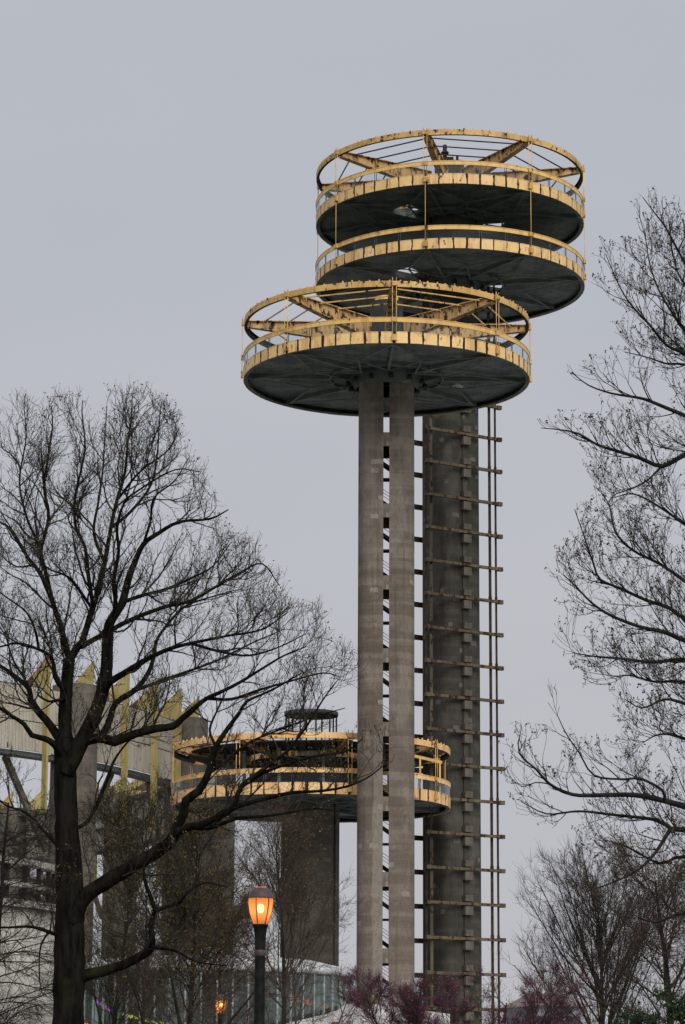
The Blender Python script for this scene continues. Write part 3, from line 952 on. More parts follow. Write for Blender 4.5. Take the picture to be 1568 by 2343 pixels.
def lob_in(px, py, rad):
    # a point on the inner circle of radius rad, near side, along a sight line
    Y = LC.y
    for _ in range(8):
        p = at(px, py, Y); dx = max(-rad*.999, min(rad*.999, p.x - LC.x)); Y = LC.y - math.sqrt(rad*rad - dx*dx)
    p = at(px, py, Y); return (p.x - LC.x, p.y - LC.y, p.z)
for nm, pts in (('neon_p', ((214, 2283), (228, 2296), (242, 2305), (258, 2314))), ('neon_y', ((270, 2316), (296, 2325), (330, 2333), (380, 2344), (430, 2352))), ('neon_o', ((660, 2283), (690, 2290), (720, 2297), (750, 2304)))):
    m = MB(); q = [lob_in(x, y, 6.3 if nm != 'neon_o' else 5.9) for x, y in pts]
    for a, b in zip(q[:-1], q[1:]): m.bar(a, b, 0.08, 0.15 if nm != 'neon_o' else 0.25)
    m.build('light_strip', M[nm], lob)
# curved white wall of the ramp to the right of the lobby
m = MB()
prof = [(560, 2362, 143.2), (640, 2346, 143.4), (700, 2333, 144.2), (750, 2323, 145.4), (790, 2312, 147.0), (808, 2298, 149.0), (850, 2297, 150.0), (900, 2303, 150.6), (960, 2311, 151.0), (1030, 2320, 151.4)]
top = [at(*q) for q in prof]
vs = []
for i, p in enumerate(top):
    d = (top[min(i+1, len(top)-1)] - top[max(i-1, 0)]); nrm = Vector((-d.y, d.x, 0)).normalized() * 0.45
    vs += [(p.x, p.y, 0), (p.x, p.y, p.z), (p.x + nrm.x, p.y + nrm.y, p.z), (p.x + nrm.x, p.y + nrm.y, 0)]
n = len(top)
m.add(vs, [(i*4+j, (i+1)*4+j, (i+1)*4+j+1, i*4+j+1) for i in range(n-1) for j in range(3)] + [(0,1,2,3), ((n-1)*4+3,(n-1)*4+2,(n-1)*4+1,(n-1)*4)])
tag(m.build('ramp_wall', M['white_wall']), 'curved white concrete ramp wall at the right foot of the glass lobby', 'wall')

# ------------------------------------------------------------------ far house
hp = at(1246, 2300, 215.0)
house = empty('house', (hp.x, hp.y, 0), R(14))
tag(house, 'far pale blue house with a pink roof glimpsed through the fan-shaped tree', 'house')
zr = at(1246, 2306, 215).z
m = MB(); m.box(-2.2, 2.2, -3.5, 3.5, 0, zr); m.build('wall', M['house_wall'], house)
m = MB(); zz = zr + 1.15
m.add([(-2.5,-3.9,zr),(2.5,-3.9,zr),(2.5,3.9,zr),(-2.5,3.9,zr),(-1.2,0,zz),(1.2,0,zz)], [(0,1,5,4),(1,2,5),(2,3,4,5),(3,0,4),(3,2,1,0)])
m.build('roof', M['pink_roof'], house)
wmb = MB(); wmb.box(-.55, .55, -3.56, -3.502, -.75, .75); wmm = wmb.mesh('window', M['window_dark'])
for x in (-1.2, 1.2):
    for z in (zr - 1.5, zr - 4.2): inst('window', wmm, house, (x, 0, z))

# ------------------------------------------------------------------ park lamps
def lamp_parts():
    d = {}
    m = MB(); m.lathe([(0.30, 0), (0.30, 0.12), (0.22, 0.3), (0.135, 0.75), (0.105, 0.95), (0.098, 4.25)], 24, True)
    d['post'] = m.mesh('post', M['black_paint'])
    m = MB(); m.lathe([(0.098, 4.25), (0.108, 4.27), (0.108, 4.34), (0.100, 4.36)], 24); d['ring'] = m.mesh('post_collar', M['lamp_cap'])
    m = MB(); m.lathe([(0.100, 4.362), (0.104, 4.6), (0.128, 4.78), (0.145, 4.80), (0.145, 4.825)], 24, False, True); d['neck'] = m.mesh('lamp_neck', M['black_paint'])
    m = MB(); m.lathe([(0.130, 4.826), (0.165, 4.92), (0.205, 5.06), (0.225, 5.18), (0.230, 5.25), (0.226, 5.30)], 32); d['globe'] = m.mesh('globe', M['globe'])
    m = MB(); m.lathe([(0.0, 5.03), (0.04, 5.045), (0.06, 5.09), (0.062, 5.14), (0.045, 5.18), (0.0, 5.20)], 16); d['bulb'] = m.mesh('bulb', M['bulb'])
    m = MB(); m.lathe([(0.232, 5.295), (0.238, 5.31), (0.225, 5.34), (0.20, 5.40), (0.155, 5.465), (0.10, 5.49)], 32); d['cap'] = m.mesh('lamp_cap', M['lamp_cap'])
    m = MB(); m.lathe([(0.10, 5.485), (0.10, 5.51), (0.0, 5.515)], 24); d['tip'] = m.mesh('cap_finial', M['globe'])
    m = MB()
    pr = [(0.134, 4.83), (0.169, 4.92), (0.209, 5.06), (0.229, 5.18), (0.234, 5.30)]
    for a, b in zip(pr[:-1], pr[1:]): m.bar((0, -a[0], a[1]), (0, -b[0], b[1]), 0.018, 0.012, up=(0, -1, 0))
    d['rib'] = m.mesh('globe_rib', M['lamp_cap'])
    return d
LP = lamp_parts()
def lamp(px, Y, label, ztop=5.51):
    z0 = at(px, 2300, Y)
    o = empty('park_lamp', (z0.x, Y, ztop - 5.51), R(22.5))
    for k in ('post', 'ring', 'neck', 'bulb', 'cap', 'tip'): inst(LP[k].name.split('.')[0], LP[k], o)
    g_ = inst('globe', LP['globe'], o)
    for k in range(6): inst('globe_rib', LP['rib'], g_, (0,0,0), 2*PI*k/6 + R(18))
    tag(o, label, 'lamp', 'lit park lamps')
lamp(594, 50.0, 'large lit amber park lamp on a black post in front of the short tower')
lamp(506, 103.0, 'smaller lit amber lamp among brown branches before the glass lobby')
lamp(193, 136.0, 'lamp whose orange top just shows beside the foot of the oak trunk')
lamp(767, 138.0, 'lamp whose dark cap just shows at the bottom edge below the lobby')

# ------------------------------------------------------------------ trees
def raw_mesh(name, V, Q, T, mat, smooth=True):
    """V (n,3); Q (k,4) quads; T (k,3) triangles"""
    me = bpy.data.meshes.new(name)
    V = np.asarray(V, dtype=np.float32)
    Q = np.asarray(Q, dtype=np.int32).reshape(-1, 4); T = np.asarray(T, dtype=np.int32).reshape(-1, 3)
    me.vertices.add(len(V)); me.vertices.foreach_set('co', V.ravel())
    nl = Q.size + T.size
    me.loops.add(nl)
    me.loops.foreach_set('vertex_index', np.concatenate([Q.ravel(), T.ravel()]))
    npol = len(Q) + len(T)
    me.polygons.add(npol)
    ls = np.concatenate([np.arange(len(Q)) * 4, Q.size + np.arange(len(T)) * 3]).astype(np.int32)
    me.polygons.foreach_set('loop_start', ls)
    me.polygons.foreach_set('use_smooth', np.full(npol, smooth))
    me.materials.append(mat)
    me.update(calc_edges=True)
    me.validate()
    return me

def tubes(chains):
    """chains: list of (pts (n,3), radii (n)) -> V, Q"""
    Vs, Qs, o = [], [], 0
    for P, rad in chains:
        P = np.asarray(P); rad = np.asarray(rad); n = len(P)
        if n < 2: continue
        rm = rad.max()
        k = 12 if rm > .2 else 8 if rm > .06 else 5 if rm > .02 else 3
        d = np.empty_like(P); d[1:-1] = P[2:] - P[:-2]; d[0] = P[1] - P[0]; d[-1] = P[-1] - P[-2]
        d /= np.linalg.norm(d, axis=1, keepdims=True) + 1e-9
        ref = np.array([0.31, 0.92, 0.24]) if abs(d[0] @ np.array([0.31, .92, .24])) < .9 else np.array([1., 0, 0])
        a = np.cross(d, ref); a /= np.linalg.norm(a, axis=1, keepdims=True) + 1e-9
        b = np.cross(d, a)
        t = 2*np.pi*np.arange(k)/k
        rr2 = np.repeat(rad[:, None], k, 1)
        if k >= 8:
            jr = np.random.default_rng(n*31 + k).normal(size=(n, k))
            rr2 = rr2 * (1 + .045*jr + .05*np.sin(np.arange(k)*2.4 + .3)[None, :])
        ring = P[:, None, :] + rr2[:, :, None] * (a[:, None, :]*np.cos(t)[None, :, None] + b[:, None, :]*np.sin(t)[None, :, None])
        Vs.append(ring.reshape(-1, 3))
        i = np.arange(n-1)[:, None]*k; j = np.arange(k)[None, :]; j2 = (j+1) % k
        Qs.append(np.stack([o+i+j, o+i+j2, o+i+k+j2, o+i+k+j], -1).reshape(-1, 4))
        o += n*k
    return np.concatenate(Vs), np.concatenate(Qs)

def twiglets(P, D, L, r, rng, up=0.25, bend=0.2):
    """three-sided two-segment twigs, all at once; returns V,Q, tips, tip directions"""
    n = len(P)
    rn = rng.normal(size=(n, 3)); rn /= np.linalg.norm(rn, axis=1, keepdims=True)
    d1 = D; d2 = D + bend*rn + np.array([0, 0, up]); d2 /= np.linalg.norm(d2, axis=1, keepdims=True)
    A = P; B = P + d1*L[:, None]*.5; C = B + d2*L[:, None]*.5
    ref = np.where(np.abs(d1[:, 2:3]) < .8, np.array([[0, 0, 1.]]), np.array([[1., 0, 0]]))
    a = np.cross(d1, ref); a /= np.linalg.norm(a, axis=1, keepdims=True) + 1e-9
    b = np.cross(d1, a)
    V = np.empty((n, 9, 3))
    for s, (c, rr) in enumerate(((A, 1.0), (B, .75), (C, .4))):
        for k in range(3):
            t = 2*np.pi*k/3
            V[:, s*3+k] = c + (a*math.cos(t) + b*math.sin(t)) * (r*rr)[:, None]
    q = np.array([(s*3+k, s*3+(k+1) % 3, s*3+3+(k+1) % 3, s*3+3+k) for s in range(2) for k in range(3)])
    Q = (np.arange(n)[:, None, None]*9 + q[None]).reshape(-1, 4)
    return V.reshape(-1, 3), Q, C, d2, B

def buds_mesh(P, size, rng, per=2):
    """little crossed leaf bits, two triangles each"""
    n = len(P)*per
    C = np.repeat(P, per, 0) + rng.normal(size=(n, 3)) * np.repeat(size, per)[:, None] * .45
    u = rng.normal(size=(n, 3)); u /= np.linalg.norm(u, axis=1, keepdims=True)
    w = np.cross(u, rng.normal(size=(n, 3))); w /= np.linalg.norm(w, axis=1, keepdims=True) + 1e-9
    s = np.repeat(size, per)[:, None] * rng.uniform(.6, 1.3, (n, 1))
    V = np.empty((n, 4, 3))
    V[:, 0] = C - u*s*.6; V[:, 1] = C + w*s*.28; V[:, 2] = C + u*s*.6; V[:, 3] = C - w*s*.28
    Q = np.arange(n*4).reshape(-1, 4)
    return V.reshape(-1, 3), Q

def resample(pts, step):
    pts = [np.array(p, dtype=float) for p in pts]
    # Catmull-Rom through (x,y,z,r)
    out = []
    P = [2*pts[0]-pts[1]] + pts + [2*pts[-1]-pts[-2]]
    for i in range(1, len(P)-2):
        p0, p1, p2, p3 = P[i-1], P[i], P[i+1], P[i+2]
        n = max(1, int(np.linalg.norm((p2-p1)[:3]) / step + .5))
        for k in range(n):
            t = k/n
            out.append(.5*((2*p1) + (-p0+p2)*t + (2*p0-5*p1+4*p2-p3)*t*t + (-p0+3*p1-3*p2+p3)*t**3))
    out.append(pts[-1])
    return out

def inpoly(x, y, poly):
    r = np.zeros(len(x), bool); n = len(poly)
    for i in range(n):
        x1, y1 = poly[i]; x2, y2 = poly[(i+1) % n]
        c = ((y1 > y) != (y2 > y)) & (x < (x2-x1)*(y-y1)/(y2-y1+1e-12) + x1)
        r ^= c
    return r

def project(P):
    """picture position (in the 1568-wide measure) of points, to keep crowns inside their outline"""
    y, z = P[..., 1], P[..., 2] - CAM_Z
    zc = y*_cp + z*_sp
    u = FPX*P[..., 0]/zc; v = -FPX*(z*_cp - y*_sp)/zc
    c, s_ = math.cos(ROLL), math.sin(ROLL)
    return 784 + u*c - v*s_, 1171.5 + u*s_ + v*c

def unit(a): return a / (np.linalg.norm(a, axis=-1, keepdims=True) + 1e-9)

def grow(P, D, L, nseg, wob, up, rng):
    pts = [P]; d = D
    for _ in range(nseg):
        d = unit(d + rng.normal(size=d.shape)*wob + np.array([0, 0, up]))
        pts.append(pts[-1] + d*(L/nseg)[:, None])
    return np.stack(pts, 1)

def ramify(limbs, polys, Y0, half, rng, spec, skip_r, dens, tipw=.45):
    """branch orders grown out of the main limbs: spec rows = spacing, t0, ang, length range, wob, up, nseg, radius"""
    def inside(P):
        x, y = project(P); r = np.zeros(len(x), bool)
        for p in polys: r |= inpoly(x, y, p)
        return r & (np.abs(P[:, 1] - Y0) < half)
    # order 0: points along the limbs
    S, Dr, Rr, W = [], [], [], []
    for L in limbs[1:]:
        L = np.array(L); seg = np.linalg.norm(np.diff(L[:, :3], axis=0), axis=1); tot = seg.sum()
        cum = np.concatenate([[0], np.cumsum(seg)])
        n = rng.poisson(tot/spec[0]['sp'])
        t = rng.uniform(spec[0]['t0']*tot, tot, n)
        k = np.clip(np.searchsorted(cum, t) - 1, 0, len(seg)-1)
        f = ((t - cum[k])/(seg[k]+1e-9))[:, None]
        p = L[k]*(1-f) + L[k+1]*f
        keep = p[:, 3] < skip_r
        S.append(p[keep, :3]); Dr.append(unit(L[k+1, :3] - L[k, :3])[keep]); Rr.append(p[keep, 3]); W.append((1 - tipw*t/tot)[keep])
        S.append(L[-1:, :3]); Dr.append(unit(L[-1:, :3] - L[-2:-1, :3])); Rr.append(L[-1:, 3]); W.append(np.array([1.15 - tipw]))
    P, D, Rd, W = np.concatenate(S), np.concatenate(Dr), np.concatenate(Rr), np.concatenate(W)
    kp = rng.random(len(P)) < dens(*project(P))
    P, D, Rd, W = P[kp], D[kp], Rd[kp], W[kp]
    chains, last = [], None
    for li, sp in enumerate(spec):
        n = len(P)
        perp = unit(np.cross(D, rng.normal(size=(n, 3))) + np.array([0, 0, sp.get('lift', .35)]))
        a = rng.uniform(*sp['ang'], n)[:, None]
        d = unit(D*np.cos(a) + perp*np.sin(a))
        L = rng.uniform(*sp['len'], n)*W
        pts = grow(P, d, L, sp['seg'], sp['wob'], sp['up'], rng)
        tip = inside(pts[:, -1]); mid = inside(pts[:, sp['seg']//2])
        short = ~tip & mid
        pts[short] = pts[short][:, :1] + (pts[short] - pts[short][:, :1])*.55
        ok = tip | mid
        pts, L, Rd = pts[ok], np.where(short, L*.55, L)[ok], Rd[ok]
        r = np.minimum(sp['r']*(.45 + .55*L/sp['len'][1]), Rd*.72)
        taper = 1 - .74*np.linspace(0, 1, sp['seg']+1)
        RR = np.maximum(r[:, None]*taper[None], sp['rmin'])
        chains += [(pts[i], RR[i]) for i in range(len(pts))]
        last = (pts, RR, L)
        if li + 1 < len(spec):
            nx = spec[li+1]
            m = rng.poisson(L/nx['sp']) + 1
            I = np.repeat(np.arange(len(pts)), m)
            t = rng.uniform(nx['t0'], 1.0, len(I)); end = np.cumsum(m) - 1; t[end] = 1.0
            f = t*sp['seg']; k = np.minimum(f.astype(int), sp['seg']-1); u = (f - k)[:, None]
            P = pts[I, k]*(1-u) + pts[I, k+1]*u
            D = unit(pts[I, k+1] - pts[I, k]); Rd = RR[I, k]*1.1
            W = 1.12 - .45*t
    return chains, last

def tree_obj(name, label, cat, base, group=None):
    o = empty(name, base)
    return tag(o, label, cat, group)

def finish_tree(o, base, limbs, res, rng, mats, tw_n, tw_len, tw_r, bud_size, bud_per, bud_prob, up):
    chains, (pts, RR, L) = res
    b = np.array(base)
    V, Q = tubes([(np.array(l)[:, :3], np.array(l)[:, 3]) for l in limbs[:1]])
    inst('trunk', raw_mesh('trunk', V - b, Q, [], mats[0]), o)
    for l in limbs[1:]:
        l = np.array(l); V, Q = tubes([(l[:, :3], l[:, 3])])
        inst('limb', raw_mesh('limb', V - b, Q, [], mats[0]), o)
    V, Q = tubes(chains)
    # twigs on the last order
    n, ns = len(pts), pts.shape[1] - 1
    m = rng.poisson(tw_n, n) + 1
    I = np.repeat(np.arange(n), m); t = rng.uniform(.2, 1, len(I)); t[np.cumsum(m)-1] = 1
    f = t*ns; k = np.minimum(f.astype(int), ns-1); u = (f-k)[:, None]
    P = pts[I, k]*(1-u) + pts[I, k+1]*u; D = unit(pts[I, k+1] - pts[I, k])
    D = unit(D*.8 + rng.normal(size=P.shape)*.36 + np.array([0, 0, up]))
    tl = tw_len*rng.uniform(.4, 1.5, len(I))
    tv, tq, tips, td, mid = twiglets(P, D, tl, tw_r*rng.uniform(.7, 1.2, len(I)), rng, up)
    nv = len(V)
    V = np.concatenate([V, tv]); Q = np.concatenate([Q, tq + nv])
    inst('crown', raw_mesh('crown', V - b, Q, [], mats[1]), o)
    allt = np.concatenate([tips[rng.random(len(tips)) < bud_prob], mid[rng.random(len(mid)) < bud_prob*.35]])
    bv, bq = buds_mesh(allt, bud_size*rng.uniform(.55, 1.35, len(allt)), rng, bud_per)
    tag(inst('buds', raw_mesh('buds', bv - b, bq, [], mats[2], False), o), kind='stuff')
    return len(chains), len(tips), len(allt)

# ---- the great oak at the left
def build_oak():
    rng = np.random.default_rng(7)
    Y0 = 77.0
    k = Y0 * .98 / FPX
    def limb(pts, r0, r1, d0, d1):
        out = []
        n = len(pts)
        for i, (x, y) in enumerate(pts):
            f = i/(n-1); v = at(x, y, Y0 + d0 + (d1-d0)*f)
            out.append((v.x, v.y, v.z, (r0 + (r1-r0)*f)*k))
        return resample(out, 0.22)
    base = at(157, 2343, Y0); base.z = 0
    trunk = [(base.x - .02, Y0, -0.1, .62), (base.x, Y0, 0.5, .50), (base.x, Y0, 1.6, .455)]
    for x, y, r in ((157, 2343, 36.5), (160, 2200, 36.5), (161, 2080, 34), (158, 1960, 30), (152, 1850, 26.5), (149, 1760, 27), (150, 1690, 24)):
        v = at(x, y, Y0); trunk.append((v.x, v.y, v.z, r*k))
    L = [resample(trunk, .3)]
    L.append(limb([(150,1690),(149,1640),(152,1584),(158,1520),(160,1509)], 17, 13, 0, .3))
    L.append(limb([(160,1509),(150,1475),(142,1445),(132,1410),(120,1375),(105,1309),(94,1260),(112,1183),(101,1117),(108,1061),(120,981),(118,930)], 9, 1.2, .3, -1.2))
    L.append(limb([(120,1375),(92,1312),(63,1274),(21,1208),(0,1194),(-40,1150)], 6, 1.5, -.2, 1.8))
    L.append(limb([(105,1309),(85,1240),(60,1180),(45,1100),(60,1000),(55,930)], 4.5, 1.0, -.4, 1.5))
    L.append(limb([(160,1509),(175,1485),(188,1469),(209,1403),(223,1357),(240,1288),(254,1208),(268,1145),(286,1082),(293,1009),(300,963),(303,920)], 10, 1.2, .3, 1.4))
    L.append(limb([(213,1385),(202,1312),(195,1253),(174,1207),(171,1148),(181,1096),(195,1026),(188,946),(190,915)], 5.5, 1.0, .5, -1.6))
    L.append(limb([(209,1390),(167,1330),(140,1312),(118,1305),(95,1290)], 4, 1.2, .4, -2.4))
    L.append(limb([(254,1208),(300,1170),(345,1110),(360,1040),(365,960),(370,920)], 4.5, 1, .9, 2.6))
    L.append(limb([(268,1145),(320,1080),(385,1030),(410,980)], 3.5, 1, 1.1, -1.0))
    L.append(limb([(240,1288),(215,1220),(225,1150),(235,1080),(240,1000),(245,930)], 4.5, 1, .8, 3.0))
    L.append(limb([(152,1770),(190,1690),(215,1640),(230,1600),(243,1540),(247,1460),(250,1430),(258,1413),(279,1382),(293,1330),(307,1291),(328,1246),(366,1218),(411,1194),(481,1187),(523,1166)], 19, 1.3, -.2, -1.8))
    L.append(limb([(258,1413),(265,1382),(261,1330),(272,1260),(268,1208),(285,1150),(320,1120),(400,1075),(460,1080)], 6, 1.1, -1.0, -3.2))
    L.append(limb([(328,1246),(345,1190),(352,1140),(400,1100),(430,1050)], 3.6, 1, -1.4, -3.0))
    L.append(limb([(185,1480),(230,1455),(296,1420),(376,1389),(436,1375),(490,1345),(547,1312),(600,1290),(640,1340)], 7, 1.2, .3, 2.8))
    L.append(limb([(289,1375),(331,1361),(383,1347),(446,1319),(488,1295),(530,1240)], 5, 1.1, -1.2, -.3))
    L.append(limb([(240,1590),(251,1562),(295,1534),(335,1509),(357,1498),(390,1484),(437,1472),(520,1455),(600,1440),(660,1400)], 9, 1.2, -.5, -3.4))
    L.append(limb([(437,1472),(500,1490),(570,1500),(640,1480),(700,1450)], 4, 1.1, -2.0, -4.2))
    L.append(limb([(180,1700),(231,1684),(251,1648),(265,1609),(307,1581),(335,1548),(351,1509),(357,1472),(371,1445),(420,1390),(470,1370),(540,1350)], 10, 1.2, -.1, 2.4))
    L.append(limb([(307,1581),(350,1565),(420,1540),(500,1510),(580,1470),(650,1440)], 5, 1.1, .6, 3.4))
    L.append(limb([(152,1720),(204,1693),(237,1690),(262,1698),(296,1684),(349,1668),(396,1662),(418,1643),(437,1629),(450,1616),(473,1598),(500,1586),(548,1562),(600,1530),(650,1500),(700,1480)], 13, 1.3, -.2, -2.6))
    L.append(limb([(473,1598),(530,1600),(590,1580),(660,1560),(740,1540),(780,1550)], 4.5, 1.1, -1.6, -3.6))
    L.append(limb([(166,2110),(195,2052),(251,2013),(296,1986),(349,1955),(390,1927),(404,1896),(408,1885),(420,1864),(426,1831),(456,1810),(476,1771),(488,1729),(494,1708),(524,1663),(548,1631),(566,1604),(620,1580),(690,1540)], 19, 1.4, -.2, -3.2))
    L.append(limb([(404,1905),(437,1890),(458,1888),(503,1867),(533,1849),(542,1825),(554,1798),(584,1774),(629,1741),(659,1717),(703,1660),(740,1600),(770,1560)], 10, 1.2, -1.5, -4.4))
    L.append(limb([(533,1849),(560,1840),(629,1822),(674,1813),(733,1810),(793,1800),(840,1780),(880,1750)], 6, 1.2, -2.4, -3.4))
    L.append(limb([(437,1892),(479,1895),(542,1873),(600,1868),(660,1860),(720,1850),(800,1860)], 5.5, 1.1, -1.8, -1.0))
    L.append(limb([(554,1798),(600,1770),(650,1750),(720,1730),(790,1720),(830,1690)], 5, 1.1, -2.6, -5.2))
    L.append(limb([(476,1771),(520,1740),(570,1700),(640,1670),(720,1640),(790,1620)], 4.5, 1.1, -2.0, -.2))
    L.append(limb([(494,1708),(480,1670),(500,1620),(520,1580)], 4, 1.2, -2.0, -1.0))
    L.append(limb([(170,2250),(195,2233),(245,2220),(293,2203),(329,2184),(349,2167),(346,2119),(354,2080),(335,2025),(329,1991),(340,1940)], 15, 1.6, 0, -1.6))
    L.append(limb([(352,2085),(368,2080),(413,2064),(430,2041),(470,2020),(520,2030)], 5.5, 1.2, -1.2, -2.4))
    L.append(limb([(349,2167),(400,2175),(450,2200),(520,2210)], 4.5, 1.1, -1.0, -2.6))
    L.append(limb([(150,1720),(134,1687),(106,1648),(84,1623),(70,1601),(67,1576),(36,1548),(0,1523),(-60,1490),(-110,1420)], 12, 2, 0, 1.4))
    L.append(limb([(148,1735),(125,1704),(103,1690),(73,1682),(56,1657),(25,1637),(0,1620),(-50,1580),(-120,1540)], 9, 2, -.2, -2.0))
    L.append(limb([(152,1584),(142,1573),(126,1548),(123,1520),(112,1498),(89,1486),(59,1475),(28,1472),(0,1480),(-50,1470)], 7, 1.4, .1, -1.6))
    L.append(limb([(89,1486),(80,1440),(60,1400),(20,1370),(-20,1340)], 3.6, 1.1, -.8, -2.2))
    L.append(limb([(150,1601),(137,1601),(112,1605),(86,1590)], 5, 2, 0, -.8))
    L.append(limb([(70,1601),(60,1560),(30,1510),(10,1450),(-30,1400)], 4, 1.2, .8, 2.8))
    L.append(limb([(150,2140),(123,2136),(92,2125),(61,2120),(0,2122),(-60,2110)], 6, 1.5, 0, -1.2))
    L.append(limb([(112,2132),(95,2160),(90,2200),(92,2250),(100,2280)], 2.8, 1.0, -.3, -.8))
    L.append(limb([(154,1900),(200,1880),(240,1800),(262,1740),(300,1690),(350,1650)], 6, 1.2, 0, 2.6))
    L.append(limb([(155,1960),(100,1900),(60,1860),(10,1840),(-40,1800)], 5, 1.2, 0, 2.6))
    poly = [(-330,1500),(-260,1150),(-120,980),(-20,950),(30,905),(90,915),(150,900),(190,905),(240,890),(300,888),(365,905),(405,955),(420,1030),(470,1075),(485,1130),(530,1150),(500,1200),(545,1235),(590,1240),(605,1300),(650,1320),(655,1380),(730,1380),(740,1440),(775,1470),(830,1510),(850,1600),(890,1690),(930,1745),(850,1810),(800,1870),(700,1880),(620,1900),(560,1960),(530,2060),(540,2180),(470,2240),(330,2250),(250,2180),(230,2060),(100,2060),(60,2250),(-40,2260),(-60,1900),(-250,1850)]
    spec = [dict(sp=.40, t0=.05, ang=(.45, 1.05), len=(1.1, 2.7), wob=.17, up=.07, seg=9, r=.040, rmin=.0075),
            dict(sp=.30, t0=.15, ang=(.40, .95), len=(.45, 1.15), wob=.20, up=.07, seg=6, r=.0165, rmin=.0055),
            dict(sp=.25, t0=.15, ang=(.40, .95), len=(.20, .55), wob=.20, up=.07, seg=3, r=.0085, rmin=.0048)]
    res = ramify(L, [poly], Y0, 5.4, rng, spec, .24, lambda x, y: np.where((y > 1560) & (x > 380), .5, np.where(y > 1640, .6, 1.0)))
    o = tree_obj('oak_tree', 'huge dark bare oak with a thick trunk and crooked limbs filling the left', 'tree', base)
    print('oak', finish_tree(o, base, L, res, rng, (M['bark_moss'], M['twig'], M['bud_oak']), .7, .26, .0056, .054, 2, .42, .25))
build_oak()

